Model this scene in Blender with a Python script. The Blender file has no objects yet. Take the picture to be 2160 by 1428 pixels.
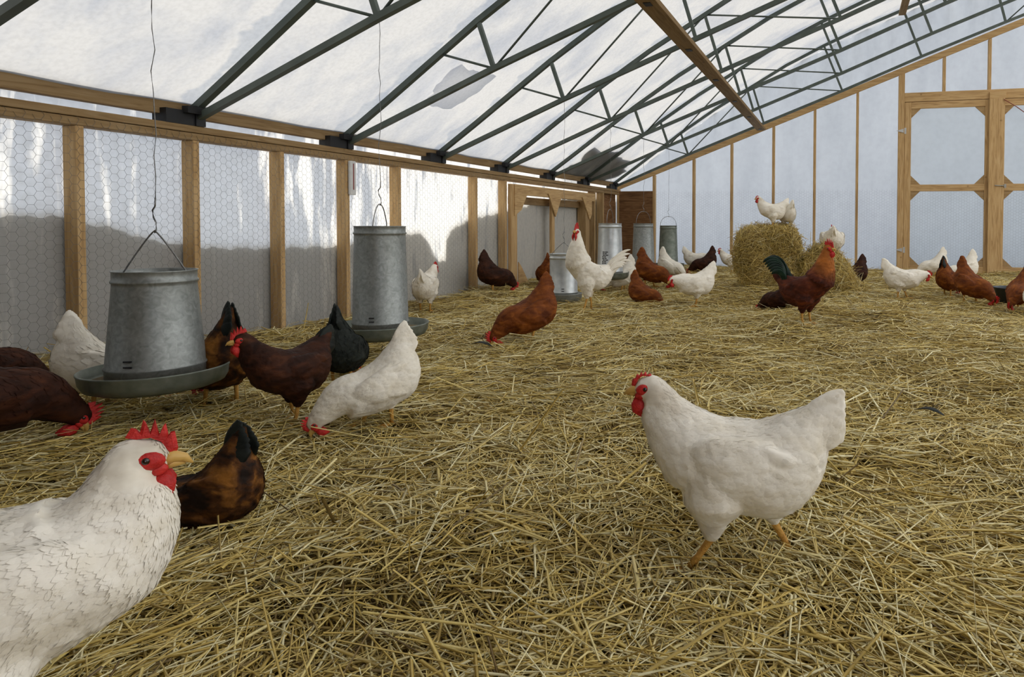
import bpy, math, random
import numpy as np
from mathutils import Vector

random.seed(7)
rng = np.random.default_rng(11)
SC = bpy.context.scene
COL = SC.collection

# ------------------------------------------------------------------ camera, sky, sun, exposure
EYE = 0.75
cam_d = bpy.data.cameras.new('camera')
cam = bpy.data.objects.new('camera', cam_d); COL.objects.link(cam)
cam_d.sensor_fit = 'HORIZONTAL'; cam_d.sensor_width = 36.0
cam_d.lens = 1400.0 / 2160.0 * 36.0
cam_d.shift_x = (1080.0 - 1435.8) / 2160.0
cam_d.shift_y = (507.9 - 714.0) / 2160.0
cam_d.clip_start = 0.02
cam.location = (0, 0, EYE)
from mathutils import Matrix
cam.matrix_world = (Matrix.Translation((0, 0, EYE)) @ Matrix.Rotation(0.24257, 4, 'Z')
                    @ Matrix.Rotation(math.pi / 2 - 0.02606, 4, 'X') @ Matrix.Rotation(0.00363, 4, 'Z'))
SC.camera = cam

W = bpy.data.worlds.new('sky'); SC.world = W; W.use_nodes = True
bg = W.node_tree.nodes['Background']
bg.inputs['Color'].default_value = (0.84, 0.90, 1.0, 1)
bg.inputs['Strength'].default_value = 1.24
sun_d = bpy.data.lights.new('sun', 'SUN'); sun_d.energy = 4.2; sun_d.angle = math.radians(1.2)
sun_d.color = (1.0, 0.93, 0.82)
sun = bpy.data.objects.new('sun', sun_d); COL.objects.link(sun)
sun.rotation_euler = Vector((0.42, 0.42, -0.62)).to_track_quat('-Z', 'Y').to_euler()
VS = SC.view_settings
VS.view_transform = 'Standard'; VS.look = 'None'; VS.exposure = 0.44; VS.gamma = 1.0
VS.use_curve_mapping = False

# ------------------------------------------------------------------ helpers
def tag(o, label=None, cat=None, group=None, kind=None):
    if label: o['label'] = label
    if cat: o['category'] = cat
    if group: o['group'] = group
    if kind: o['kind'] = kind
    return o

def empty(name, loc=(0, 0, 0), rz=0.0, scale=1.0):
    o = bpy.data.objects.new(name, None); COL.objects.link(o)
    o.location = loc; o.rotation_euler = (0, 0, rz); o.scale = (scale,) * 3
    o.empty_display_size = 0.05
    return o

class MB:
    """collects vertices and faces, then links them as one mesh object"""
    def __init__(s): s.v = []; s.f = []; s.n = 0
    def add(s, v, f):
        v = np.asarray(v, float).reshape(-1, 3)
        s.v.append(v); k = s.n
        s.f.extend([tuple(i + k for i in q) for q in f]); s.n += len(v)
        return s
    def box(s, x0, x1, y0, y1, z0, z1):
        v = [(x, y, z) for x in (x0, x1) for y in (y0, y1) for z in (z0, z1)]
        return s.add(v, [(0, 1, 3, 2), (4, 6, 7, 5), (0, 4, 5, 1), (2, 3, 7, 6), (0, 2, 6, 4), (1, 5, 7, 3)])
    def prism(s, pts, axis, a0, a1):
        """polygon pts in the plane normal to axis, extruded from a0 to a1"""
        n = len(pts); v = []
        for a in (a0, a1):
            for p, q in pts:
                v.append({'x': (a, p, q), 'y': (p, a, q), 'z': (p, q, a)}[axis])
        f = [tuple(range(n)), tuple(range(2 * n - 1, n - 1, -1))]
        f += [(i, i + n, (i + 1) % n + n, (i + 1) % n) for i in range(n)]
        return s.add(v, f)
    def tube(s, pts, r, n=8, ref=(0, 0, 1), phase=0.0, flat=1.0):
        P = np.asarray(pts, float); m = len(P)
        R = np.full(m, r, float) if np.isscalar(r) else np.asarray(r, float)
        T = np.gradient(P, axis=0); T /= np.linalg.norm(T, axis=1)[:, None] + 1e-12
        ref = np.asarray(ref, float); v = []
        for i in range(m):
            a = np.cross(T[i], ref)
            if np.linalg.norm(a) < 1e-4: a = np.cross(T[i], (1.0, 0.13, 0))
            a /= np.linalg.norm(a); b = np.cross(a, T[i])
            for k in range(n):
                t = 2 * math.pi * k / n + phase
                v.append(P[i] + R[i] * (math.cos(t) * a + math.sin(t) * b * flat))
        f = [(i * n + k, i * n + (k + 1) % n, (i + 1) * n + (k + 1) % n, (i + 1) * n + k) for i in range(m - 1) for k in range(n)]
        f += [tuple(range(n - 1, -1, -1)), tuple((m - 1) * n + k for k in range(n))]
        return s.add(v, f)
    def lathe(s, prof, n=40, c=(0, 0)):
        m = len(prof); v = []
        for r, z in prof:
            for k in range(n):
                t = 2 * math.pi * k / n
                v.append((c[0] + r * math.cos(t), c[1] + r * math.sin(t), z))
        f = [(i * n + k, i * n + (k + 1) % n, (i + 1) * n + (k + 1) % n, (i + 1) * n + k) for i in range(m - 1) for k in range(n)]
        return s.add(v, f)
    def ell(s, c, r, nu=12, nv=8):
        v = []; c = np.asarray(c, float)
        for i in range(nv + 1):
            p = math.pi * i / nv
            for k in range(nu):
                t = 2 * math.pi * k / nu
                v.append(c + np.array([r[0] * math.sin(p) * math.cos(t), r[1] * math.sin(p) * math.sin(t), r[2] * math.cos(p)]))
        f = [(i * nu + k, (i + 1) * nu + k, (i + 1) * nu + (k + 1) % nu, i * nu + (k + 1) % nu) for i in range(nv) for k in range(nu)]
        return s.add(v, f)
    def loft(s, secs, n=20, sub=3):
        """secs rows: cx, cz, hx, hz, w, cy  (ellipse in the plane of h and the Y axis), smoothly resampled"""
        S = np.asarray(secs, float); m = len(S)
        if sub > 1:
            out = []
            for i in range(m - 1):
                p0, p1, p2, p3 = S[max(i - 1, 0)], S[i], S[i + 1], S[min(i + 2, m - 1)]
                for j in range(sub):
                    t = j / sub
                    out.append(.5 * (2 * p1 + (p2 - p0) * t + (2 * p0 - 5 * p1 + 4 * p2 - p3) * t * t + (3 * p1 - p0 - 3 * p2 + p3) * t ** 3))
            out.append(S[-1]); S = np.array(out); m = len(S)
        v = []
        for cx, cz, hx, hz, w, cy in S:
            for k in range(n):
                t = 2 * math.pi * k / n
                v.append((cx + hx * math.cos(t), cy + w * math.sin(t), cz + hz * math.cos(t)))
        f = [(i * n + k, i * n + (k + 1) % n, (i + 1) * n + (k + 1) % n, (i + 1) * n + k) for i in range(m - 1) for k in range(n)]
        f += [tuple(range(n - 1, -1, -1)), tuple((m - 1) * n + k for k in range(n))]
        return s.add(v, f)
    def build(s, name, mat, parent=None, origin=None, smooth=False, fn=None, fix=True):
        v = np.concatenate(s.v)
        if fn is not None: v = fn(v)
        o0 = np.zeros(3) if origin is None else np.asarray(origin, float)
        me = bpy.data.meshes.new(name)
        me.from_pydata((v - o0).tolist(), [], s.f)
        if fix:
            import bmesh
            bm = bmesh.new(); bm.from_mesh(me)
            bmesh.ops.recalc_face_normals(bm, faces=bm.faces[:]); bm.to_mesh(me); bm.free()
        if mat: me.materials.append(mat)
        if smooth: me.polygons.foreach_set('use_smooth', [True] * len(me.polygons))
        o = bpy.data.objects.new(name, me); COL.objects.link(o)
        o.location = o0
        if parent: o.parent = parent
        return o

def bevel(o, w=0.004):
    m = o.modifiers.new('edge', 'BEVEL'); m.width = w; m.segments = 2; m.limit_method = 'ANGLE'
    return o

# ------------------------------------------------------------------ materials
def nt(name):
    m = bpy.data.materials.new(name); m.use_nodes = True
    t = m.node_tree; t.nodes.clear()
    return m, t
def nd(t, kind, **kw):
    n = t.nodes.new(kind)
    for k, v in kw.items():
        if k in n.inputs: n.inputs[k].default_value = v
        else: setattr(n, k, v)
    return n
def ramp(t, stops, interp='LINEAR'):
    r = t.nodes.new('ShaderNodeValToRGB'); e = r.color_ramp.elements
    r.color_ramp.interpolation = interp
    e[0].position, e[0].color = stops[0][0], (*stops[0][1], 1)
    e[1].position, e[1].color = stops[-1][0], (*stops[-1][1], 1)
    for p, c in stops[1:-1]:
        x = e.new(p); x.color = (*c, 1)
    return r
def coords(t, scale=(1, 1, 1), src='Object'):
    tc = t.nodes.new('ShaderNodeTexCoord'); mp = t.nodes.new('ShaderNodeMapping')
    mp.inputs['Scale'].default_value = scale
    t.links.new(tc.outputs[src], mp.inputs['Vector'])
    return mp.outputs['Vector']
def noise_mat(name, stops, scale=(1, 1, 1), nscale=10, detail=4, rough=0.8, bump=0.0, bscale=None, metallic=0.0, spec=0.3, dist=0.0, src='Object'):
    m, t = nt(name); L = t.links.new
    v = coords(t, scale, src)
    n = nd(t, 'ShaderNodeTexNoise', Scale=nscale, Detail=detail, Distortion=dist); L(v, n.inputs['Vector'])
    r = ramp(t, stops); L(n.outputs['Fac'], r.inputs['Fac'])
    b = nd(t, 'ShaderNodeBsdfPrincipled', Roughness=rough, Metallic=metallic)
    b.inputs['Specular IOR Level'].default_value = spec
    L(r.outputs['Color'], b.inputs['Base Color'])
    if bump:
        n2 = nd(t, 'ShaderNodeTexNoise', Scale=bscale or nscale * 2, Detail=4); L(v, n2.inputs['Vector'])
        bp = nd(t, 'ShaderNodeBump', Strength=bump, Distance=0.01); L(n2.outputs['Fac'], bp.inputs['Height'])
        L(bp.outputs['Normal'], b.inputs['Normal'])
    o = nd(t, 'ShaderNodeOutputMaterial'); L(b.outputs['BSDF'], o.inputs['Surface'])
    return m
def plain(name, c, rough=0.6, metallic=0.0, spec=0.4):
    return noise_mat(name, [(0.3, tuple(x * .85 for x in c)), (0.7, c)], nscale=25, rough=rough, metallic=metallic, spec=spec)

WOOD = {}
def wood(axis, tone=1.0, key=''):
    k = axis + key
    if k in WOOD: return WOOD[k]
    sc = {'x': (1.2, 16, 16), 'y': (16, 1.2, 16), 'z': (16, 16, 1.2)}[axis]
    c0, c1, c2 = (0.34, 0.20, 0.085), (0.53, 0.345, 0.155), (0.63, 0.44, 0.23)
    m, t = nt('lumber_' + k); L = t.links.new
    v = coords(t, sc)
    n = nd(t, 'ShaderNodeTexNoise', Scale=2.6, Detail=6, Distortion=1.2); L(v, n.inputs['Vector'])
    r = ramp(t, [(0.25, tuple(tone * x for x in c0)), (0.5, tuple(tone * x for x in c1)), (0.75, tuple(tone * x for x in c2))])
    L(n.outputs['Fac'], r.inputs['Fac'])
    v2 = coords(t, (1, 1, 1))
    kn = nd(t, 'ShaderNodeTexVoronoi', Scale=4.5); L(v2, kn.inputs['Vector'])
    kr = ramp(t, [(0.0, (0.25, 0.2, 0.15)), (0.09, (1, 1, 1))]); L(kn.outputs['Distance'], kr.inputs['Fac'])
    mx = nd(t, 'ShaderNodeMix', data_type='RGBA', blend_type='MULTIPLY'); mx.inputs[0].default_value = 0.7
    L(r.outputs['Color'], mx.inputs[6]); L(kr.outputs['Color'], mx.inputs[7])
    b = nd(t, 'ShaderNodeBsdfPrincipled', Roughness=0.75); b.inputs['Specular IOR Level'].default_value = 0.25
    L(mx.outputs[2], b.inputs['Base Color'])
    bp = nd(t, 'ShaderNodeBump', Strength=0.25, Distance=0.004); L(n.outputs['Fac'], bp.inputs['Height']); L(bp.outputs['Normal'], b.inputs['Normal'])
    o = nd(t, 'ShaderNodeOutputMaterial'); L(b.outputs['BSDF'], o.inputs['Surface'])
    WOOD[k] = m
    return m

def film_mat(name, clear, frost, vec_scale, lo, hi, nscale=1.0, grad=None, transl=0.88, fine=60.0, fine_amt=0.12, bump=0.0, top=None, bands=None):
    """plastic sheeting: diffusing, with patches of frost that pass more of the light"""
    m, t = nt(name); L = t.links.new
    v = coords(t, vec_scale)
    n = nd(t, 'ShaderNodeTexNoise', Scale=nscale, Detail=7, Roughness=0.62, Distortion=0.3); L(v, n.inputs['Vector'])
    fac = n.outputs['Fac']
    if grad:                                             # heavier frost towards one end; on the roof, the added bright half
        ax, g0, g1, amt = grad
        tc = nd(t, 'ShaderNodeTexCoord'); sp = nd(t, 'ShaderNodeSeparateXYZ'); L(tc.outputs['Object'], sp.inputs[0])
        mr = nd(t, 'ShaderNodeMapRange'); L(sp.outputs[ax], mr.inputs['Value'])
        mr.inputs['From Min'].default_value = g0; mr.inputs['From Max'].default_value = g1
        mr.inputs['To Min'].default_value = 0.0; mr.inputs['To Max'].default_value = amt
        ad = nd(t, 'ShaderNodeMath', operation='ADD'); L(fac, ad.inputs[0]); L(mr.outputs[0], ad.inputs[1]); fac = ad.outputs[0]
    r = ramp(t, [(lo, clear), (hi, frost)] + ([(hi + .22, frost), (hi + .4, top)] if top else [])); L(fac, r.inputs['Fac'])
    n2 = nd(t, 'ShaderNodeTexNoise', Scale=fine, Detail=3); L(coords(t), n2.inputs['Vector'])
    r2 = ramp(t, [(0.3, (1 - fine_amt,) * 3), (0.6, (1, 1, 1))]); L(n2.outputs['Fac'], r2.inputs['Fac'])
    mx = nd(t, 'ShaderNodeMix', data_type='RGBA', blend_type='MULTIPLY'); mx.inputs[0].default_value = 1.0
    L(r.outputs['Color'], mx.inputs[6]); L(r2.outputs['Color'], mx.inputs[7])
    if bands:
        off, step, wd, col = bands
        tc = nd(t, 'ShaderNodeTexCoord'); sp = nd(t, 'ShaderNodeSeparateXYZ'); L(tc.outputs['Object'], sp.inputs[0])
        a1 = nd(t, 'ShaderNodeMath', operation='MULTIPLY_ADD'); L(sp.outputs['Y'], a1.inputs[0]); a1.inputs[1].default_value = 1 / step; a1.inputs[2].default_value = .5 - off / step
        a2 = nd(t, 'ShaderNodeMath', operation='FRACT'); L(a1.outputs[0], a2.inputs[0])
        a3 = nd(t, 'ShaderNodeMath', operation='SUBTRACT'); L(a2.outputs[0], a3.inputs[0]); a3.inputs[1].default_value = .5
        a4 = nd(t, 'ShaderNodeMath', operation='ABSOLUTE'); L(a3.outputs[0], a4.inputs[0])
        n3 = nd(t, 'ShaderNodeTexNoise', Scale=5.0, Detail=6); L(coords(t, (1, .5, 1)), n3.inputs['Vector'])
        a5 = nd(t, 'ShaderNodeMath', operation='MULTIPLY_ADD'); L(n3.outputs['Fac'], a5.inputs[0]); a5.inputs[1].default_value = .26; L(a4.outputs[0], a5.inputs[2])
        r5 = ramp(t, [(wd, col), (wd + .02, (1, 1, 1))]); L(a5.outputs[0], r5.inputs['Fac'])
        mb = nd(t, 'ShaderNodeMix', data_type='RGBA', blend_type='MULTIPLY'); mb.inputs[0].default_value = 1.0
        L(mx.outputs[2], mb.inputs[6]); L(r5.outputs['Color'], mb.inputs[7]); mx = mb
    tr = nd(t, 'ShaderNodeBsdfTranslucent'); L(mx.outputs[2], tr.inputs['Color'])
    di = nd(t, 'ShaderNodeBsdfDiffuse'); di.inputs['Color'].default_value = (0.60, 0.58, 0.53, 1)
    if bump:
        bp = nd(t, 'ShaderNodeBump', Strength=bump, Distance=0.03); L(n.outputs['Fac'], bp.inputs['Height'])
        L(bp.outputs['Normal'], tr.inputs['Normal']); L(bp.outputs['Normal'], di.inputs['Normal'])
    mix = nd(t, 'ShaderNodeMixShader'); mix.inputs[0].default_value = 1 - transl
    L(tr.outputs[0], mix.inputs[1]); L(di.outputs[0], mix.inputs[2])
    o = nd(t, 'ShaderNodeOutputMaterial'); L(mix.outputs[0], o.inputs['Surface'])
    return m

FILM_ROOF = film_mat('roof_sheeting', (0.218, 0.226, 0.241), (0.298, 0.294, 0.285), (0.9, 1.7, 0.9), 0.36, 0.56, nscale=1.3, transl=0.9, fine=45, fine_amt=0.10, grad=('X', 2.6, 3.5, 0.5), top=(0.98, 0.97, 0.95), bands=(3.126 - .05, 1.22, .15, (.76, .80, .86)))  # unseen half past the ridge made much clearer to brighten the inside
FILM_LEFT = film_mat('side_sheeting', (0.325, 0.36, 0.415), (0.86, 0.85, 0.82), (1, 9.0, 1.5), 0.55, 0.66, nscale=1.0, grad=('Y', 3.4, 5.4, 0.22), transl=0.45, fine=25, fine_amt=0.2)
FILM_END = film_mat('end_sheeting', (0.295, 0.31, 0.328), (0.352, 0.366, 0.382), (1.6, 1, 0.5), 0.35, 0.7, nscale=1.4, transl=0.9, fine=12, fine_amt=0.06)
FILM_BRIGHT = film_mat('far_side_sheeting', (0.94, 0.95, 0.97), (0.98, 0.98, 0.97), (1, 1, 1), 0.3, 0.7, transl=0.92)  # clearer than the sheeting in view, so the unseen wall adds light inside
FILM_DOOR = film_mat('door_sheeting', (0.545, 0.565, 0.58), (0.585, 0.605, 0.62), (1, 1, 1), 0.3, 0.7, nscale=1.2, transl=0.9, fine=12, fine_amt=0.05)
SNOW = noise_mat('snow', [(0.3, (0.86, 0.85, 0.82)), (0.7, (0.94, 0.93, 0.91))], nscale=3, rough=0.9, bump=0.4, bscale=9)
THIN = film_mat('thin_roof_snow', (0.86, 0.87, 0.90), (0.95, 0.96, 0.98), (1, 1, 1), 0.35, 0.65, nscale=5, transl=0.95)
THIN2 = film_mat('old_roof_snow', (0.20, 0.19, 0.17), (0.50, 0.49, 0.46), (1, 1, 1), 0.35, 0.7, nscale=4, transl=0.75)
STEEL = noise_mat('painted_truss_steel', [(0.3, (0.060, 0.078, 0.064)), (0.7, (0.095, 0.118, 0.100))], nscale=8, rough=0.5, spec=0.4)
BLACKST = plain('black_bracket_steel', (0.012, 0.012, 0.013), rough=0.55)
GALV = noise_mat('galvanised_steel', [(0.25, (0.19, 0.205, 0.19)), (0.5, (0.27, 0.285, 0.27)), (0.75, (0.35, 0.365, 0.35))], nscale=40, detail=6, rough=0.45, metallic=0.55, dist=1.2)
GALVP = noise_mat('dull_galvanised_pan', [(0.3, (0.13, 0.15, 0.12)), (0.7, (0.24, 0.26, 0.22))], nscale=20, rough=0.5, metallic=0.5)
WIRE = noise_mat('plain_wire', [(0.3, (0.18, 0.18, 0.17)), (0.7, (0.32, 0.32, 0.31))], nscale=60, rough=0.45, metallic=0.7)
PLY = noise_mat('plywood', [(0.3, (0.12, 0.055, 0.02)), (0.5, (0.20, 0.10, 0.04)), (0.7, (0.28, 0.15, 0.065))], scale=(1.2, 1.2, 9), nscale=3, detail=6, rough=0.75, dist=1.5)

def straw_mat(name):
    m, t = nt(name); L = t.links.new
    a = nd(t, 'ShaderNodeAttribute', attribute_name='tone')
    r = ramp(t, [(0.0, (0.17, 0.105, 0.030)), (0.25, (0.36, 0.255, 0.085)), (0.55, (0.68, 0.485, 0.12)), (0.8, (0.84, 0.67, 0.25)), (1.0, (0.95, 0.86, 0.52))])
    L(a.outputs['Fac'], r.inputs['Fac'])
    n = nd(t, 'ShaderNodeTexNoise', Scale=30.0, Detail=2); L(coords(t), n.inputs['Vector'])
    r2 = ramp(t, [(0.3, (0.78, 0.78, 0.72)), (0.65, (1, 1, 1))]); L(n.outputs['Fac'], r2.inputs['Fac'])
    mx = nd(t, 'ShaderNodeMix', data_type='RGBA', blend_type='MULTIPLY'); mx.inputs[0].default_value = 1.0
    L(r.outputs['Color'], mx.inputs[6]); L(r2.outputs['Color'], mx.inputs[7])
    b = nd(t, 'ShaderNodeBsdfPrincipled', Roughness=0.40); b.inputs['Specular IOR Level'].default_value = 0.5
    L(mx.outputs[2], b.inputs['Base Color'])
    o = nd(t, 'ShaderNodeOutputMaterial'); L(b.outputs['BSDF'], o.inputs['Surface'])
    return m
STRAW = straw_mat('straw')
GROUND = noise_mat('trodden_litter', [(0.28, (0.05, 0.034, 0.014)), (0.45, (0.24, 0.17, 0.06)), (0.65, (0.50, 0.375, 0.14))], nscale=14, detail=8, rough=0.95, bump=0.8, bscale=40)

def feather_mat(name, stops, stretch=(0.35, 1, 1), nscale=26, bump=0.5, dirt=None, neck=None, rough=0.7, sheen=0.1):
    m, t = nt(name); L = t.links.new
    v = coords(t, stretch)
    n = nd(t, 'ShaderNodeTexNoise', Scale=nscale, Detail=5, Distortion=0.6); L(v, n.inputs['Vector'])
    r = ramp(t, stops); L(n.outputs['Fac'], r.inputs['Fac'])
    col = r.outputs['Color']
    if dirt:                                             # soiled patches on the plumage
        d = nd(t, 'ShaderNodeTexNoise', Scale=7.0, Detail=5); L(coords(t), d.inputs['Vector'])
        dr = ramp(t, [(0.56, (0, 0, 0)), (0.74, (1, 1, 1))]); L(d.outputs['Fac'], dr.inputs['Fac'])
        mx = nd(t, 'ShaderNodeMix', data_type='RGBA'); L(dr.outputs['Color'], mx.inputs[0])
        L(col, mx.inputs[6]); mx.inputs[7].default_value = (*dirt, 1); col = mx.outputs[2]
    if neck:                                             # hackle of another colour
        c, z0, z1 = neck
        tc = nd(t, 'ShaderNodeTexCoord'); sp = nd(t, 'ShaderNodeSeparateXYZ'); L(tc.outputs['Object'], sp.inputs[0])
        sm = nd(t, 'ShaderNodeMath', operation='MULTIPLY_ADD'); L(sp.outputs['X'], sm.inputs[0]); sm.inputs[1].default_value = 0.55; L(sp.outputs['Z'], sm.inputs[2])
        mr = nd(t, 'ShaderNodeMapRange'); L(sm.outputs[0], mr.inputs['Value'])
        mr.inputs['From Min'].default_value = z0; mr.inputs['From Max'].default_value = z1
        mx2 = nd(t, 'ShaderNodeMix', data_type='RGBA'); L(mr.outputs[0], mx2.inputs[0]); L(col, mx2.inputs[6])
        r3 = ramp(t, [(0.3, tuple(x * .55 for x in c)), (0.7, c)]); L(n.outputs['Fac'], r3.inputs['Fac']); L(r3.outputs['Color'], mx2.inputs[7])
        col = mx2.outputs[2]
    b = nd(t, 'ShaderNodeBsdfPrincipled', Roughness=rough); b.inputs['Specular IOR Level'].default_value = 0.2
    b.inputs['Sheen Weight'].default_value = sheen
    L(col, b.inputs['Base Color'])
    vo = nd(t, 'ShaderNodeTexVoronoi', Scale=52.0); L(coords(t, (0.55, 1, 1)), vo.inputs['Vector'])
    ad = nd(t, 'ShaderNodeMath', operation='MULTIPLY_ADD'); L(vo.outputs['Distance'], ad.inputs[0]); ad.inputs[1].default_value = 0.6; L(n.outputs['Fac'], ad.inputs[2])
    bp = nd(t, 'ShaderNodeBump', Strength=bump, Distance=0.006); L(ad.outputs[0], bp.inputs['Height']); L(bp.outputs['Normal'], b.inputs['Normal'])
    o = nd(t, 'ShaderNodeOutputMaterial'); L(b.outputs['BSDF'], o.inputs['Surface'])
    return m
F_WHITE = feather_mat('white_plumage', [(0.3, (0.80, 0.735, 0.60)), (0.6, (0.89, 0.84, 0.73))], dirt=(0.50, 0.43, 0.33), bump=0.28)
F_RUSSET = feather_mat('russet_plumage', [(0.3, (0.085, 0.019, 0.003)), (0.55, (0.20, 0.053, 0.007)), (0.75, (0.34, 0.11, 0.014))], bump=0.5, sheen=0)
F_DARK = feather_mat('dark_russet_plumage', [(0.3, (0.014, 0.004, 0.0015)), (0.55, (0.042, 0.012, 0.004)), (0.75, (0.085, 0.026, 0.008))], bump=0.5, sheen=0)
F_GOLD = feather_mat('golden_laced_plumage', [(0.38, (0.012, 0.005, 0.002)), (0.52, (0.07, 0.025, 0.006)), (0.72, (0.30, 0.12, 0.02))], bump=0.6, nscale=20, sheen=0)
F_BLACK = feather_mat('black_plumage', [(0.3, (0.006, 0.008, 0.007)), (0.7, (0.022, 0.026, 0.021))], bump=0.5, rough=0.75, sheen=0)
F_TAIL = feather_mat('black_tail_plumage', [(0.3, (0.004, 0.006, 0.005)), (0.7, (0.016, 0.020, 0.015))], bump=0.3, rough=0.6, sheen=0)
F_GREEN = feather_mat('green_black_tail_plumage', [(0.3, (0.003, 0.010, 0.006)), (0.7, (0.010, 0.032, 0.018))], bump=0.3, rough=0.25)
F_ROOST = feather_mat('rooster_plumage', [(0.3, (0.030, 0.007, 0.004)), (0.55, (0.10, 0.022, 0.008)), (0.75, (0.19, 0.045, 0.008))], bump=0.5, sheen=0, neck=((0.42, 0.13, 0.02), 0.40, 0.50))
COMB = noise_mat('red_comb_skin', [(0.3, (0.36, 0.012, 0.010)), (0.7, (0.62, 0.035, 0.028))], nscale=80, rough=0.45, bump=0.3, bscale=220)
BEAK = plain('yellow_horn', (0.62, 0.38, 0.10), rough=0.4)
SHANK = noise_mat('yellow_shank_skin', [(0.3, (0.42, 0.20, 0.035)), (0.7, (0.66, 0.37, 0.08))], nscale=70, rough=0.5, bump=0.5, bscale=160)
EYE_M = plain('dark_eye', (0.02, 0.008, 0.004), rough=0.12, spec=0.7)
LOBE = plain('white_earlobe', (0.72, 0.66, 0.56), rough=0.6)

# ------------------------------------------------------------------ ground shape
def hgt(x, y):
    x = np.asarray(x, float); y = np.asarray(y, float)
    h = 0.018 * np.sin(2.1 * x + 1.3 * y + .4) + 0.014 * np.sin(3.7 * x - 2.2 * y + 1.9) + 0.010 * np.sin(6.1 * x + 4.9 * y) + 0.008 * np.sin(-7.3 * x + 8.7 * y + 2)
    h = h - 0.005
    wall = np.clip(1 - (x + 3.72) / 0.45, 0, 1); h = h + 0.05 * wall ** 1.5 * (0.7 + 0.3 * np.sin(3.1 * y))
    endw = np.clip(1 - (10.7 - y) / 0.5, 0, 1); h = h + 0.06 * endw ** 1.5
    h = h + 0.10 * np.exp(-(((x + .55) / .75) ** 2 + ((y - 7.0) / .55) ** 2))          # litter heaped round the bale
    h = h + 0.05 * np.exp(-(((x - .3) / .5) ** 2 + ((y - 5.3) / .25) ** 2))
    h = h + 0.05 * np.exp(-(((x + .2) / .45) ** 2 + ((y - 2.3) / .3) ** 2))
    h = h - 0.05 * np.exp(-(((x + .85) / .35) ** 2 + ((y - 1.0) / .25) ** 2))          # scratched hollow
    h = h + 0.028 * np.exp(-(((x + 1.15) / .28) ** 2 + ((y - .62) / .28) ** 2))
    return h

# ------------------------------------------------------------------ setting: floor, film walls, roof, snow
XL, XR, YN, YF = -3.80, 10.90, -1.8, 10.76
RX = 3.55                                                # ridge
nx, ny = 150, 140
gx = np.linspace(XL - .02, XR, nx); gy = np.linspace(YN, YF + .04, ny)
GX, GY = np.meshgrid(gx, gy, indexing='ij')
b = MB(); b.add(np.stack([GX, GY, hgt(GX, GY)], -1), [(i * ny + j, (i + 1) * ny + j, (i + 1) * ny + j + 1, i * ny + j + 1) for i in range(nx - 1) for j in range(ny - 1)])
tag(b.build('floor', GROUND, smooth=True), 'trodden brown litter floor beneath the loose straw', 'floor', kind='structure')
b = MB(); b.box(-45, 45, -45, 45, -0.6, -0.12)
tag(b.build('snow_ground', SNOW), 'snow covered ground outside the plastic walls', 'snow', kind='structure')

TOP = [(-3.735, 1.405), (-3.365, 1.66), (-2.90, 1.99), (-2.59, 2.21), (-2.03, 2.57), (-1.43, 2.91), (-0.90, 3.21), (-0.34, 3.475), (0.24, 3.72), (0.81, 3.935), (1.42, 4.16), (2.03, 4.37), (2.80, 4.60), (3.55, 4.80)]
BOT = [(-3.715, 1.355), (-2.466, 1.861), (-1.25, 2.324), (-0.06, 2.776), (1.074, 3.232), (2.211, 3.659), (3.55, 4.15)]
mir = lambda pts: [(2 * RX - x, z) for x, z in reversed(pts)]
ROOF = [(x, z + .03) for x, z in TOP]; ROOF = [(-3.80, 1.385)] + ROOF
ROOF = ROOF + mir(ROOF)[1:]
b = MB(); n = len(ROOF)
yy = np.linspace(YN, YF, 60); v = []
for y in yy:
    for x, z in ROOF:
        v.append((x, y, z - 0.012 * abs(math.sin((y - 3.126) / 1.22 * math.pi)) + .004 * math.sin(9 * y + 5 * x)))
b.add(v, [(j * n + i, j * n + i + 1, (j + 1) * n + i + 1, (j + 1) * n + i) for j in range(len(yy) - 1) for i in range(n - 1)])
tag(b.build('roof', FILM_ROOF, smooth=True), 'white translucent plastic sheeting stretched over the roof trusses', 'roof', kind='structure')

def wall_sheet(name, mat, poly, axis, at, label):
    b = MB(); b.add([{'x': (at, p, q), 'y': (p, at, q)}[axis] for p, q in poly], [tuple(range(len(poly)))])
    return tag(b.build(name, mat), label, 'wall', kind='structure')
wall_sheet('wall_left', FILM_LEFT, [(YN, -.1), (YF, -.1), (YF, 1.39), (YN, 1.39)], 'x', XL, 'frosted plastic sheeting of the low left wall with snow behind it')
wall_sheet('wall_right', FILM_BRIGHT, [(YN, -.1), (YF, -.1), (YF, 1.39), (YN, 1.39)], 'x', XR, 'plastic sheeting of the low wall opposite, outside the view')
wall_sheet('wall_near', PLY, [(XL, -.1), (.7, -.1), (.7, 2.6), (4.2, 2.6), (4.2, -.1), (XR, -.1)] + [(x, z) for x, z in reversed(ROOF)], 'y', YN, 'boarded end wall behind the camera with an unseen opening added to let in daylight')  # unseen boarding and doorway gap, shaped for the light they block and admit
RF = lambda x: 1.40 + 0.377 * (x + 3.77)
def rz(x): return float(np.interp(x, [p[0] for p in ROOF], [p[1] for p in ROOF]))
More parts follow.
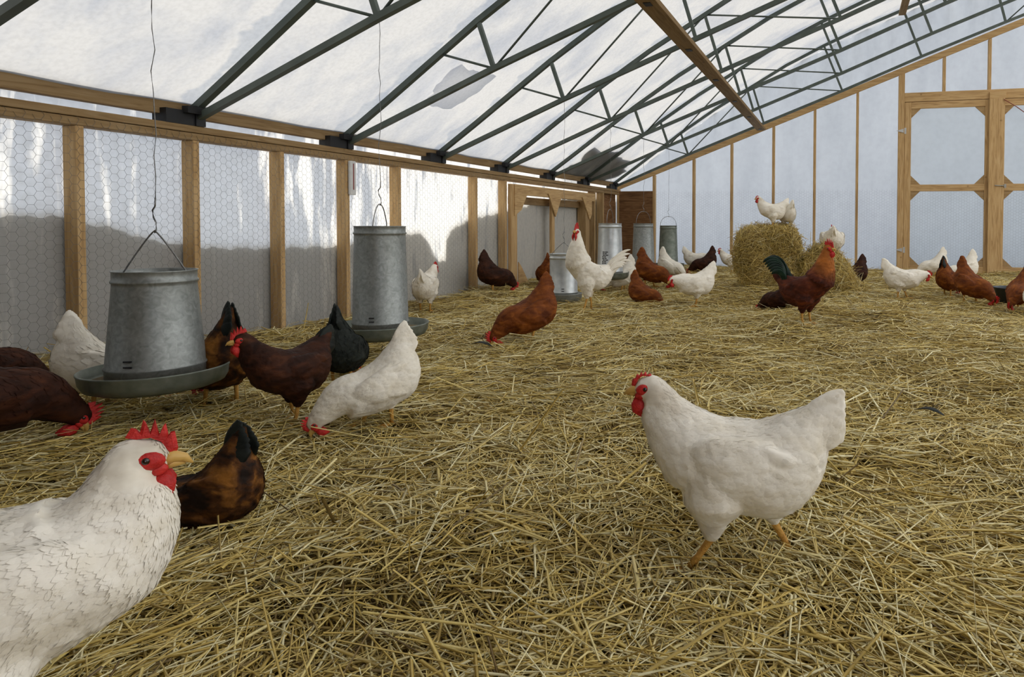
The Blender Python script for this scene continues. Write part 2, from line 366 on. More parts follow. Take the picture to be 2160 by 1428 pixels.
# back wall: folded sheeting, with openings for the two door leaves
D1, D2, DZ = (0.86, 2.10), (2.16, 3.40), 2.60
b = MB()
def sheet(x0, x1, zb):
    xs = np.linspace(x0, x1, max(2, int((x1 - x0) / .06)))
    zt = np.array([rz(x) for x in xs]); m = 24; v = []
    for x, t in zip(xs, zt):
        for k in range(m):
            z = zb + (t - zb) * k / (m - 1)
            up = min(max((z - RF(min(x, 2 * RX - x)) + .15) / .5, 0), 1)      # slack folds above the end rafter
            v.append((x, YF - up * (.034 * math.sin(15 * x + 2.2 * math.sin(3 * z)) + .016 * math.sin(37 * x + 4 * z)), z))
    b.add(v, [(i * m + k, (i + 1) * m + k, (i + 1) * m + k + 1, i * m + k + 1) for i in range(len(xs) - 1) for k in range(m - 1)])
sheet(XL, D1[0], -.1); sheet(D1[0], D2[1], DZ); sheet(D2[1], XR, -.1)
tag(b.build('wall_back', FILM_END, smooth=True, fix=False), 'pale blue plastic sheeting of the far gable wall', 'wall', kind='structure')

# snow drifted against the left wall and lying on the roof
SP = [(-1.8, .7), (1.2, .8), (2.24, .80), (2.43, .81), (2.62, .76), (2.76, .73), (2.88, .68), (3.1, .64), (3.25, .62), (3.7, .60), (4.02, .60), (4.3, .59), (4.47, .60), (4.9, .64), (5.21, .68), (5.38, .67), (5.47, .60),
      (5.55, .47), (5.64, .41), (5.75, .40), (5.765, .60), (5.84, .70), (6.05, .77), (6.31, .83), (6.92, .90), (7.26, .95), (7.77, 1.04), (8.19, 1.09), (8.65, 1.12), (9.3, 1.15), (10.8, 1.15)]
ys = np.unique(np.concatenate([np.linspace(-1.8, 10.8, 420), [p[0] for p in SP]]))
zs = np.interp(ys, [p[0] for p in SP], [p[1] for p in SP]) + .008 * np.sin(31 * ys) + .006 * np.sin(73 * ys + 1)
b = MB(); v = []
for y, z in zip(ys, zs): v += [(XL - .012, y, -.15), (XL - .012, y, z - .015), (XL - .05, y, z), (XL - .6, y, max(z - .12, .1)), (XL - 1.6, y, max(z - .5, 0)), (XL - 2.6, y, -.15)]
b.add(v, [(i * 6 + k, i * 6 + k + 1, (i + 1) * 6 + k + 1, (i + 1) * 6 + k) for i in range(len(ys) - 1) for k in range(5)])
tag(b.build('snow_bank', SNOW, smooth=True), 'snow bank drifted against the outside of the left wall', 'snow', kind='structure')
def roof_snow(name, x0, x1, y0, y1, lift, th, label, seed, mat=None):
    r = np.random.default_rng(seed); m, k = 40, 40; v = []; f = []; cx, cy = (x0 + x1) / 2, (y0 + y1) / 2
    ang = np.linspace(0, 2 * math.pi, m, endpoint=False)
    edge = 1 + .10 * np.sin(3 * ang + seed) + .06 * np.sin(7 * ang + 2) + .05 * r.standard_normal(m)
    for side in (0, 1):
        for j in range(1, 9):
            q = j / 8
            for a, e in zip(ang, edge):
                sq = 1 / max(abs(math.cos(a)), abs(math.sin(a))) ** .6
                x = cx + (x1 - x0) / 2 * q * e * math.cos(a) * sq; y = cy + (y1 - y0) / 2 * q * e * math.sin(a) * sq
                v.append((x, y, rz(x) + lift + (side * th * (1 - q ** 4) if side else 0)))
    for side in (0, 1):
        o = side * 8 * m
        f.append(tuple(o + i for i in range(m)))
        f += [(o + j * m + i, o + j * m + (i + 1) % m, o + (j + 1) * m + (i + 1) % m, o + (j + 1) * m + i) for j in range(7) for i in range(m)]
    f += [(7 * m + i, 7 * m + (i + 1) % m, 15 * m + (i + 1) % m, 15 * m + i) for i in range(m)]
    b = MB(); b.add(v, f)
    return tag(b.build(name, mat or SNOW, smooth=True), label, 'snow', kind='structure')
roof_snow('roof_snow', -3.86, -3.26, 8.3, 10.2, .03, .12, 'old snow lying on the roof above the far left corner', 3, THIN2)
roof_snow('roof_snow', -3.36, -2.96, 4.60, 5.12, .10, .03, 'small patch of thin snow on the roof above the second hanging feeder', 5, THIN)

roof_snow('roof_snow', -3.85, -.5, -1.75, 1.5, .03, .2, 'unseen snow added on the roof behind the camera to shade the near left corner', 8)  # unseen slab added to keep daylight off the near left floor
# ------------------------------------------------------------------ timber of the left wall
def timber(name, b, axis, label, cat, group=None, origin=None, key='', tone=1.0, bev=.004):
    o = b.build(name, wood(axis, tone, key), origin=origin)
    bevel(o, bev)
    return tag(o, label, cat, group, 'thing')
IX0, IX1 = -3.785, -3.695
ORD = ['first', 'second', 'third', 'fourth', 'fifth', 'sixth', 'seventh', 'eighth', 'ninth', 'tenth']
k = 0
for i in (0, 1, 2, 3, 4, 6, 7):
    y = 2.477 + .61 * i
    b = MB(); b.box(IX0, IX1, y, y + (.038 if i != 7 else .042), 0.0, 1.225)
    where = ['nearest, left of the first hanging feeder', 'just behind the handle of the first hanging feeder', 'third from the near end', 'behind the tall hanging feeder and carrying the white strip', 'right of the tall hanging feeder handle', 'right of the brightest sunlit panel', 'beside the low side doorway'][k]
    timber('wall_stud', b, 'z', 'wooden stud of the left wall, ' + where, 'wall stud', 'studs of the left wall', origin=(-3.74, y + .02, 0))
    k += 1
b = MB(); b.box(IX0, IX1, -1.5, 10.6, 1.225, 1.267); b.box(IX0, IX1 + .003, -1.5, 10.6, 1.270, 1.310)
timber('wall_plate', b, 'y', 'doubled wooden top plate running along the heads of the left wall studs', 'timber', origin=(-3.74, 4.5, 1.225), key='q', tone=.55)
b = MB(); b.box(-3.785, -3.735, -1.5, 10.6, 1.358, 1.455)
timber('eave_beam', b, 'y', 'upper wooden eave beam at the foot of the roof sheeting', 'timber', origin=(-3.76, 4.5, 1.358), key='e', tone=.5)

# low side doorway in the left wall
b = MB(); b.box(-3.69, -3.648, 6.80, 6.94, 0, 1.19)
timber('door_post', b, 'z', 'wide near post of the low side doorway', 'post', origin=(-3.67, 6.87, 0))
b = MB(); b.box(-3.70, -3.66, 7.90, 7.98, 0, 1.075)
timber('door_post', b, 'z', 'slim middle post of the low side doorway', 'post', origin=(-3.68, 7.94, 0))
b = MB(); b.box(-3.785, -3.65, 9.02, 9.16, 0, 1.075)
timber('door_post', b, 'z', 'thick far post of the low side doorway', 'post', origin=(-3.7, 9.09, 0), key='d', tone=.7)
b = MB(); b.box(-3.69, -3.65, 6.94, 9.42, 1.075, 1.19)
timber('door_header', b, 'y', 'pale board across the top of the low side doorway', 'timber', origin=(-3.67, 8.1, 1.075))
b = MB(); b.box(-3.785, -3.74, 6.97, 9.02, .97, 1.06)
timber('door_lintel', b, 'y', 'dark rail set back under the doorway header', 'timber', origin=(-3.76, 8.0, .97), key='g', tone=.45)  # lumber toned darker than the header board
for y0, pts, lab in ((7.0, [(6.86, 1.19), (7.20, 1.19), (7.20, 1.13), (7.02, .90), (6.86, .83)], 'triangular gusset at the near top corner of the side doorway'),
                     (7.94, [(7.74, 1.12), (8.16, 1.12), (7.96, .83)], 'triangular gusset on the middle post of the side doorway'),
                     (9.1, [(8.86, 1.12), (9.22, 1.12), (9.22, .88), (9.14, .80)], 'triangular gusset at the far top corner of the side doorway'),
                     (7.0, [(6.95, 0.02), (7.22, 0.02), (7.02, .24), (6.95, .30)], 'triangular gusset low at the near corner of the side doorway')):
    b = MB(); b.prism(pts, 'x', -3.648, -3.634)
    timber('gusset_plate', b, 'y', lab, 'gusset', 'gussets of the side doorway', origin=(-3.64, y0, pts[0][1]), key='p', tone=1.02, bev=.001)
for y, lab in ((9.42, 'wooden stud just beyond the side doorway'), (9.78, 'wooden stud at the edge of the corner boarding')):
    b = MB(); b.box(IX0, IX1 + .02, y, y + .06, 0, 1.225)
    timber('wall_stud', b, 'z', lab, 'wall stud', 'studs of the left wall', origin=(-3.74, y, 0), key='d', tone=.7)
b = MB(); b.box(-3.784, -3.765, 9.84, 10.62, 0, 1.225)
tag(b.build('plywood_board', PLY, origin=(-3.77, 10.2, 0)), 'brown plywood board on the left wall in the far corner', 'board', 'plywood in the corner')
b = MB(); b.box(-3.72, -3.12, 10.665, 10.68, 0, 1.29)
tag(b.build('plywood_board', PLY, origin=(-3.4, 10.67, 0)), 'brown plywood board on the gable wall behind the far feeders', 'board', 'plywood in the corner')
t = empty('thermometer', (-3.678, 4.352, .96))
b = MB(); b.box(-.012, .012, -.03, .03, 0, .26)
bevel(b.build('case', plain('white_plastic', (.72, .72, .70), rough=.4), t), .006)
b = MB(); b.tube([(.014, 0, .04), (.014, 0, .24)], .004, 6, ref=(0, 1, 0)); b.build('tube', plain('red_spirit', (.3, .05, .04), rough=.3), t)
tag(t, 'narrow white plastic thermometer strip fixed to a left wall stud', 'thermometer')

# ------------------------------------------------------------------ gable end timber and doors
def poly_board(name, pts, y0, y1, axis, label, cat, group=None, key=''):
    b = MB(); b.prism(pts, 'y', y0, y1)
    return timber(name, b, axis, label, cat, group, origin=(pts[0][0], (y0 + y1) / 2, pts[0][1]), key=key)
poly_board('end_rafter', [(-3.77, 1.40), (RX, RF(RX)), (RX, RF(RX) - .10), (-3.77, 1.30)], 10.655, 10.70, 'x', 'sloping wooden rafter along the top of the gable wall studs', 'rafter', 'gable rafters')
poly_board('end_rafter', [(2 * RX + 3.77, 1.40), (RX, RF(RX)), (RX, RF(RX) - .10), (2 * RX + 3.77, 1.30)], 10.655, 10.70, 'x', 'sloping wooden rafter beyond the ridge, outside the view', 'rafter', 'gable rafters')
for x, lab in ((-3.755, 'wooden corner stud where the gable meets the left wall'), (-3.125, 'gable stud at the edge of the corner plywood'), (-2.445, 'gable stud right of the farthest feeder'), (-1.815, 'gable stud above the brown hen at the far wall'),
               (-1.140, 'gable stud directly behind the hens on the straw bale'), (-.495, 'gable stud above the heap right of the bale'), (.152, 'gable stud left of the door post, above the dark hen')):
    w = .04
    poly_board('gable_stud', [(x, 0), (x + w, 0), (x + w, RF(x + w) - .10), (x, RF(x) - .10)], 10.66, 10.748, 'z', 'thin wooden ' + lab, 'gable stud', 'studs of the gable wall')
for x, lab in ((1.405, 'short stud above the middle of the left door leaf'), (2.035, 'short stud above the door centre post')):
    poly_board('gable_stud', [(x, 2.74), (x + .04, 2.74), (x + .04, RF(x + .04) - .10), (x, RF(x) - .10)], 10.66, 10.748, 'z', 'wooden ' + lab, 'gable stud', 'studs of the gable wall')
poly_board('door_jamb', [(.775, 0), (.862, 0), (.862, RF(.86) - .10), (.775, RF(.775) - .10)], 10.64, 10.748, 'z', 'tall wooden jamb post left of the double doors', 'post')
poly_board('door_header', [(.862, 2.605), (3.45, 2.605), (3.45, 2.742), (.862, 2.742)], 10.645, 10.74, 'x', 'heavy wooden header beam over the double doors', 'timber')
poly_board('door_stop', [(2.045, 2.60), (2.27, 2.60), (2.27, 2.70), (2.045, 2.70)], 10.605, 10.643, 'x', 'short block on the header above the door centre post', 'block')
poly_board('centre_post', [(2.045, 0), (2.255, 0), (2.255, 2.60), (2.045, 2.60)], 10.60, 10.64, 'z', 'broad wooden centre post where the two doors meet', 'post')
def door(name, x0, x1, label, hinge_left):
    d = empty(name, ((x0 + x1) / 2, 10.69, 0)); w = (x1 - x0) / 2
    y0, y1 = -.038, 0.0
    for nm, rect in (('stile', (-w + .005, -w + .10, .02, 2.60)), ('stile', (w - .10, w - .005, .02, 2.60)), ('rail', (-w + .10, w - .10, 2.50, 2.60)),
                     ('rail', (-w + .10, w - .10, 1.25, 1.352)), ('rail', (-w + .10, w - .10, .02, .12))):
        b = MB(); b.box(rect[0], rect[1], y0, y1, rect[2], rect[3])
        bevel(b.build(nm, wood('z' if nm == 'stile' else 'x'), d), .004)
    g = .14
    for sx in (-1, 1):
        for z, s in ((2.50, -1), (1.352, 1), (1.25, -1), (.12, 1)):
            X = sx * (w - .10)
            b = MB(); b.prism([(X, z), (X - sx * g, z), (X, z + s * g)], 'y', y0 + .012, y1 - .004)
            b.build('corner_brace', wood('x', .75, 'k'), d)
    b = MB(); b.box(-w, w, .004, .010, 0, 2.6); b.build('sheeting', FILM_DOOR, d)
    if hinge_left:
        for z in (2.17, .36):
            b = MB(); b.box(-w - .01, -w + .03, y0 - .006, y0 - .001, z - .045, z + .045)
            b.prism([(-w - .01, z - .03), (-w - .12, z), (-w - .01, z + .03)], 'y', -.063, -.056)
            b.build('hinge', plain('zinc_hinge', (.55, .56, .55), rough=.4, metallic=.6), d)
    return tag(d, label, 'door', kind='structure')
door('door_1', D1[0], D1[1], 'left leaf of the pale wooden double door with plastic panels', True)
door('door_2', D2[0], D2[1], 'right leaf of the pale wooden double door, cut by the frame', False)
b = MB(); b.tube([(2.13, 10.592, 1.325), (2.26, 10.592, 1.318)], .007, 8, ref=(0, 0, 1)); b.box(2.255, 2.285, 10.585, 10.60, 1.29, 1.345)
tag(b.build('door_latch', plain('latch_steel', (.35, .35, .33), rough=.4, metallic=.8), origin=(2.2, 10.59, 1.32)), 'steel bolt latch across the door centre post', 'latch')
b = MB(); b.tube([(2.235, 10.59, 2.58), (2.40, 10.59, 2.47), (2.6, 10.59, 2.31), (3.2, 10.6, 1.8)], .006, 6, ref=(0, 1, 0))
tag(b.build('cord', plain('red_cord', (.25, .06, .04)), origin=(2.235, 10.59, 2.58)), 'thin red brown cord stretched down across the right door leaf', 'cord')

# ------------------------------------------------------------------ steel roof trusses and purlins
POSTS = [((-2.59, 2.21), (-2.466, 1.861)), ((-1.43, 2.91), (-1.25, 2.324)), ((-.34, 3.475), (-.06, 2.776)), ((.81, 3.935), (1.074, 3.232)), ((2.03, 4.37), (2.211, 3.659))]
RODS = [((-2.90, 1.99), (-2.466, 1.861)), ((-2.466, 1.861), (-1.43, 2.91)), ((-1.43, 2.91), (-.06, 2.776)), ((2.211, 3.659), (3.40, 4.74))]
def truss():
    r = empty('roof_truss', (0, 0, 1.355))
    P = lambda pts: [(x, 0, z - 1.355) for x, z in pts]
    def bar(nm, pts, rad, n=4, seg=True):
        b = MB(); b.tube(P(pts), rad, n, ref=(0, 1, 0), phase=math.pi / 4 if n == 4 else 0)
        return b.build(nm, STEEL, r, smooth=(n > 4))
    bar('top_chord', TOP + mir(TOP)[1:], .028)
    bar('bottom_chord', BOT + mir(BOT)[1:], .026)
    for a, c in POSTS: bar('web_post', [a, c], .021); bar('web_post', [(2 * RX - a[0], a[1]), (2 * RX - c[0], c[1])], .021)
    for a, c in RODS: bar('tie_rod', [a, c], .009, 6); bar('tie_rod', [(2 * RX - a[0], a[1]), (2 * RX - c[0], c[1])], .009, 6)
    b = MB(); b.box(-3.79, -3.69, -.20, .03, -.045, .035); b.box(-3.76, -3.68, -.03, .03, -.045, .07); b.box(-3.70, -3.655, -.10, .02, .02, .06)
    b.build('bracket', BLACKST, r)
    b = MB(); b.box(2 * RX + 3.68, 2 * RX + 3.79, -.2, .03, -.045, .035); b.build('bracket', BLACKST, r)
    return r
def copy_tree(o, parent=None):
    c = o.copy(); COL.objects.link(c)
    if parent: c.parent = parent
    for ch in list(o.children): copy_tree(ch, c)
    return c
TW = ['nearest, cut by the top left corner of the photo', 'second from the near end, rising from the first black bracket', 'third from the near end', 'fourth from the near end', 'fifth from the near end, above the side doorway', 'sixth from the near end', 'seventh from the near end, above the snowy roof corner', 'farthest, just in front of the gable wall']
T0 = truss()
for i in range(8):
    o = T0 if i == 0 else copy_tree(T0)
    o.location = (0, 1.906 + 1.22 * i, 1.355)
    tag(o, 'dark green steel roof truss, ' + TW[i], 'roof truss', 'steel roof trusses')
def purlin(x, z, w, y1, label):
    b = MB(); b.box(x - w / 2, x + w / 2, -2.0, y1, z - .04, z)
    return timber('purlin', b, 'y', label, 'beam', origin=(x, 4, z), key='u', tone=.45)
p1 = purlin(-1.31, 2.275, .14, 10.62, 'long brown plank fixed under the trusses and running to the gable')
p2 = purlin(.79, 3.88, .10, 10.40, 'short visible end of a wooden beam high under the roof near the top edge')
b = MB()
for i in range(8):
    y = 1.906 + 1.22 * i; b.box(-1.335, -1.285, y - .035, y + .035, -.046 + 2.275, 2.31)
b.build('clamp', BLACKST, p1, origin=(0, 0, 0)).matrix_parent_inverse = Matrix.Translation(p1.location).inverted()

# ------------------------------------------------------------------ poultry netting
def netting(name, u0, u1, z0, z1, place, label, c=.0425, skip=None):
    s = c / math.sqrt(3); E = []
    i = 0; u = u0
    while u < u1:                                        # hexagons with flat tops
        j = 0; z = z0 + (c / 2 if i % 2 else 0)
        while z < z1:
            if not (skip and skip(u, z)):
                E += [((u - s / 2, z), (u + s / 2, z)), ((u + s / 2, z), (u + s, z + c / 2)), ((u + s, z + c / 2), (u + s / 2, z + c))]
            z += c
        u += 1.5 * s; i += 1
    E = np.array(E); A = np.array([place(p) for p in E[:, 0]]); B = np.array([place(p) for p in E[:, 1]])
    T = B - A; T /= np.linalg.norm(T, axis=1)[:, None]
    ref = np.array(place((1, 0))) - np.array(place((0, 0))); up = np.array((0, 0, 1.)); nrm = np.cross(ref, up)
    N1 = np.tile(nrm, (len(T), 1)); N2 = np.cross(T, N1); r = .0007
    V = []
    for P in (A, B):
        for kk in range(3):
            a = 2 * math.pi * kk / 3
            V.append(P + r * (math.cos(a) * N1 + math.sin(a) * N2))
    V = np.stack(V, 1).reshape(-1, 3)
    base = np.arange(len(E))[:, None] * 6
    F = np.concatenate([base + np.array(q) for q in ((0, 1, 4, 3), (1, 2, 5, 4), (2, 0, 3, 5))], 1).reshape(-1, 4)
    b = MB(); b.v = [V]; b.f = [tuple(q) for q in F.tolist()]; b.n = len(V)
    return tag(b.build(name, WIRE, fix=False), label, 'netting')
netting('poultry_netting', 1.4, 6.85, .02, 1.24, lambda p: (-3.692, p[0], p[1]), 'hexagonal wire netting stapled over the left wall studs')
netting('poultry_netting', -3.08, .76, .02, 1.27, lambda p: (p[0], 10.655, p[1]), 'hexagonal wire netting across the lower gable wall left of the doors')
netting('poultry_netting', .97, 2.03, .10, 1.24, lambda p: (p[0], 10.645, p[1]), 'hexagonal wire netting over the lower half of the left door leaf')
netting('poultry_netting', 2.27, 3.3, .10, 1.24, lambda p: (p[0], 10.645, p[1]), 'hexagonal wire netting over the lower half of the right door leaf')

# ------------------------------------------------------------------ hanging feeders
def feeder(x, y, zb, rt, rb, h, rpan, label, bail, wire_to, pan=GALVP, tube=GALV, band=True, hook=.12, mark=False):
    r = empty('poultry_feeder', (x, y, zb)); h0 = .045
    b = MB(); b.lathe([(.02, .0), (rpan * .80, .0), (rpan * .93, .012), (rpan * .985, .035), (rpan, .062), (rpan * 1.012, .068), (rpan * 1.012, .073), (rpan * .99, .073), (rpan * .97, .04), (rpan * .9, .02), (.02, .012)], 56)
    b.build('pan', pan, r, smooth=True)
    b = MB(); b.lathe([(rb - .003, h0), (rb, h0), (rb, h0 + .03), (rb + .004, h0 + .034), (rb + .004, h0 + .04), (rb - .001, h0 + .046), (rt, h - .055), (rt, h - .045), (rt + .004, h - .042), (rt + .004, h - .036), (rt, h - .032), (rt, h - .004), (rt + .004, h), (rt - .003, h), (rt - .005, h - .02), (rb - .004, h0 + .03)], 56)
    b.build('tube', tube, r, smooth=True)
    b = MB(); b.lathe([(.0, .10), (rb - .03, .055), (rpan * .9, .035), (rpan * .95, .03)], 40); b.build('feed', noise_mat('feed_mash', [(.3, (.10, .075, .04)), (.7, (.22, .17, .09))], nscale=60, rough=.95), r, smooth=True)
    # adjusting slots on the side that faces the birds
    a0 = -math.pi / 2 + .35
    b = MB()
    for dz in (.055, .075):
        aa = np.linspace(a0 - .09, a0 + .09, 5); b.tube([((rb + .001) * math.cos(a), (rb + .001) * math.sin(a), h0 + dz) for a in aa], .003, 6)
    b.build('slot', BLACKST, r)
    if mark:
        b = MB()
        lr = random.Random(4)
        for iy in range(8):                              # worn lines of dark print
            a = -math.pi / 2 - .30 + lr.uniform(-.03, .03)
            for _p in range(2):
                wd = lr.uniform(.14, .24); z = h * .28 + iy * .017; rr = rt + (rb - rt) * (1 - z / h) + .0012
                b.add([(rr * math.cos(a + da), rr * math.sin(a + da), z + dz) for dz in (0, .012) for da in np.linspace(0, wd, 4)], [(q, q + 1, q + 5, q + 4) for q in range(3)])
                a += wd + .03
        b.build('printed_panel', plain('dark_print', (.10, .10, .10)), r)
    A, shape, style = bail
    tt = np.linspace(-1, 1, 25); top = h + shape
    ex = {'vee': (1.15, 1.0), 'ogive': (2.0, .72), 'round': (2.4, .5)}[style]
    pts = [(t * rt * .98 * math.cos(A), t * rt * .98 * math.sin(A), h - .02 + (shape + .02) * max(0, 1 - abs(t) ** ex[0]) ** ex[1]) for t in tt]
    b = MB(); b.tube(pts, .0028, 8); b.build('bail', WIRE, r, smooth=True)
    zt = wire_to - zb
    b = MB(); lr = random.Random(int(x * 100 + y * 10))
    m = 14; pts = [(0, 0, top - .006)]
    b.tube([(0, 0, top - .008), (.008, 0, top + .004), (.007, 0, top + .03), (-.005, 0, top + .05), (-.009, 0, top + .075), (.004, 0, top + .09), (.006, 0, top + hook)], .0028, 6)
    b.build('hook', WIRE, r, smooth=True)
    zz = np.linspace(top + hook, zt, m)
    pts = [(.006 + (lr.uniform(-.008, .008) if 0 < i < m - 1 else 0), (lr.uniform(-.006, .006) if 0 < i < m - 1 else 0), z) for i, z in enumerate(zz)]
    b = MB(); b.tube(pts, .0017, 6); b.build('hanger_wire', WIRE, r, smooth=True)
    return tag(r, label, 'feeder', 'hanging poultry feeders')
FX = -2.466
feeder(FX, 1.906, .142, .126, .150, .43, .225, 'grey galvanised hanging feeder with a wide pan, nearest of the row', (.25, .145, 'vee'), 1.84)
feeder(FX, 3.126, .125, .130, .142, .605, .245, 'tall galvanised hanging feeder with a narrow looped handle behind the black hen', (1.95, .12, 'ogive'), 1.84)
GALV2 = noise_mat('bright_galvanised', [(0.25, (0.38, 0.40, 0.40)), (0.75, (0.55, 0.57, 0.56))], nscale=20, rough=0.35, metallic=0.6)
feeder(FX, 5.566, .045, .125, .125, .43, .165, 'short bright metal feeder low on the straw behind the white rooster', (.2, .10, 'vee'), 1.84, tube=GALV2, pan=GALV)
feeder(FX, 6.786, .15, .124, .140, .60, .205, 'hanging metal feeder with a dark printed square on its side', (1.62, .15, 'round'), 1.84, tube=GALV2, mark=True)
feeder(FX, 8.006, .14, .124, .145, .61, .215, 'hanging metal feeder in front of the gable plywood', (1.0, .15, 'round'), 1.84)
feeder(FX, 9.226, .10, .122, .142, .62, .23, 'farthest hanging metal feeder, in front of the pale gable sheeting', (.15, .13, 'round'), 1.84, tube=GALVP)

# ------------------------------------------------------------------ straw
def strands(P, yaw, pitch, L, Wd, kink, lift, tone, name, parent=None, drop=None):
    """every straw a three sided stem in two or three pieces"""
    n = len(P); d = np.stack([np.cos(yaw) * np.cos(pitch), np.sin(yaw) * np.cos(pitch), np.sin(pitch)], 1)
    d2 = np.stack([np.cos(yaw + kink[0]) * np.cos(pitch + kink[1]), np.sin(yaw + kink[0]) * np.cos(pitch + kink[1]), np.sin(pitch + kink[1])], 1)
    f = rng.uniform(.35, .75, n)
    p1 = P; p0 = P - d * (L * f)[:, None]; p2 = P + d2 * (L * (1 - f))[:, None]
    p1 = p1.copy(); p1[:, 2] += lift
    if drop is not None:
        for p in (p0, p2):
            p[:, 0] = np.clip(p[:, 0], -3.785, 10.8); p[:, 1] = np.clip(p[:, 1], -1.6, 10.645)
            g = drop(p[:, 0], p[:, 1]); p[:, 2] = np.maximum(p[:, 2], g + .002)
    pts = np.stack([p0, p1, p2], 1)
    side = np.cross(d, (0, 0, 1.)); side /= np.linalg.norm(side, axis=1)[:, None] + 1e-9
    up = np.cross(side, d); roll = rng.uniform(0, math.pi, n)
    w = Wd / 2; V = np.empty((n, 3, 3, 3))
    for j in range(3):
        for k in range(3):
            a = roll + 2 * math.pi * k / 3
            V[:, j, k] = pts[:, j] + side * (np.cos(a) * w * (1 if j == 1 else .85))[:, None] + up * (np.sin(a) * w * .7)[:, None]
    base = (np.arange(n) * 9)[:, None]
    q = []
    for j in range(2):
        for k in range(3): q.append([j * 3 + k, j * 3 + (k + 1) % 3, (j + 1) * 3 + (k + 1) % 3, (j + 1) * 3 + k])
    F = (base[:, None, :] + np.array(q)[None]).reshape(-1, 4)
    me = bpy.data.meshes.new(name)
    me.vertices.add(n * 9); me.vertices.foreach_set('co', V.reshape(-1).astype(np.float32))
    nf = len(F); me.loops.add(nf * 4); me.loops.foreach_set('vertex_index', F.reshape(-1).astype(np.int32))
    me.polygons.add(nf); me.polygons.foreach_set('loop_start', np.arange(0, nf * 4, 4, dtype=np.int32))
    me.update(calc_edges=True)
    at = me.attributes.new('tone', 'FLOAT', 'POINT'); at.data.foreach_set('value', np.repeat(tone, 9).astype(np.float32))
    me.materials.append(STRAW)
    o = bpy.data.objects.new(name, me); COL.objects.link(o)
    if parent: o.parent = parent
    return o
def bed(n_view, n_all):
    # denser near the camera, where single stems can be told apart
    u = rng.random(n_view); a, z0, z1 = -0.55, .75, 10.6
    Zc = (z0 ** (a + 1) + u * (z1 ** (a + 1) - z0 ** (a + 1))) ** (1 / (a + 1))
    lat = rng.uniform(-1.18, .90, n_view) * Zc + rng.uniform(-.3, .3, n_view)
    X = lat * math.cos(.24257) - Zc * math.sin(.24257); Y = Zc * math.cos(.24257) + lat * math.sin(.24257)
    X2 = rng.uniform(-3.7, 4.5, n_all); Y2 = rng.uniform(-.2, 10.6, n_all)
    X = np.concatenate([X, X2]); Y = np.concatenate([Y, Y2])
    ok = (X > -3.72) & (X < 10) & (Y < 10.62) & (Y > -1)
    hollow = np.exp(-(((X + .85) / .33) ** 2 + ((Y - 1.0) / .22) ** 2))
    ok &= rng.random(len(X)) > .8 * hollow
    return X[ok], Y[ok]
X, Y = bed(160000, 34000); n = len(X)
dist = np.hypot(X, Y)
flow = 1.3 * np.sin(1.1 * X + .6 * Y) + 1.1 * np.sin(.7 * X - 1.4 * Y + 1) + 0.9 * np.sin(2.3 * X + 1.9 * Y + 2)
yaw = flow + rng.normal(0, .75, n) + np.where(rng.random(n) < .35, rng.uniform(0, 6.28, n), 0)
pitch = rng.normal(0, .10, n); st = rng.random(n) < .035; pitch[st] += rng.normal(0, .4, st.sum())
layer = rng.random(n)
Ln = rng.gamma(3.0, .052, n).clip(.03, .45); Wd = (rng.uniform(.0017, .0048, n) + np.where(rng.random(n) < .22, rng.uniform(.001, .0052, n), 0)) * (1 + .05 * dist)
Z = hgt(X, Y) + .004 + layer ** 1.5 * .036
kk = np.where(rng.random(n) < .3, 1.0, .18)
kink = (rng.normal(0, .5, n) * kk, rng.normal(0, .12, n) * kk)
tone = np.clip(.27 + .58 * layer ** 1.3 + rng.normal(0, .23, n), 0, 1)  # deeper straws coloured darker, painting shade into the gaps
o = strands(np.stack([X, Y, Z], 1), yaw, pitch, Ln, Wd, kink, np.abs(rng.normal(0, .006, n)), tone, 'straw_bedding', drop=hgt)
tag(o, 'loose golden straw strewn over the whole floor', 'straw', kind='stuff')

# ------------------------------------------------------------------ bale and heap
def bale_body(w, d, h, seed, top_r=.09, lumps=.03):
    """rounded block as a displaced box grid"""
    r = np.random.default_rng(seed); b = MB(); m = 22
    ph = r.uniform(0, 6, 8)
    def shape(p):
        x, y, z = p
        q = np.array([x * 2 / w, y * 2 / d, (z / h) * 2 - 1]); e = 6.0
        s = (np.abs(q) ** e).sum() ** (1 / e); q = q / max(s, 1e-6) * max(np.abs(q).max(), 1e-6)
        P = np.array([q[0] * w / 2, q[1] * d / 2, (q[2] + 1) / 2 * h])
        k = lumps * (math.sin(9 * P[0] + ph[0]) * math.sin(8 * P[2] + ph[1]) + .6 * math.sin(17 * P[1] + 13 * P[2] + ph[2]) + .5 * math.sin(23 * P[0] + 19 * P[1] + ph[3]))
        c = np.array([0, 0, h * .45]); dv = P - c
        return c + dv * (1 + k / np.linalg.norm(dv) if P[2] > .02 else 1)
    for ax in range(3):
        for s in (-1, 1):
            v = []
            for i in range(m + 1):
                for j in range(m + 1):
                    a, c = i / m * 2 - 1, j / m * 2 - 1
                    q = [0, 0, 0]; q[ax] = s; q[(ax + 1) % 3] = a; q[(ax + 2) % 3] = c
                    v.append(shape((q[0] * w / 2, q[1] * d / 2, (q[2] + 1) / 2 * h)))
            b.add(v, [(i * (m + 1) + j, (i + 1) * (m + 1) + j, (i + 1) * (m + 1) + j + 1, i * (m + 1) + j + 1) for i in range(m) for j in range(m)])
    return b
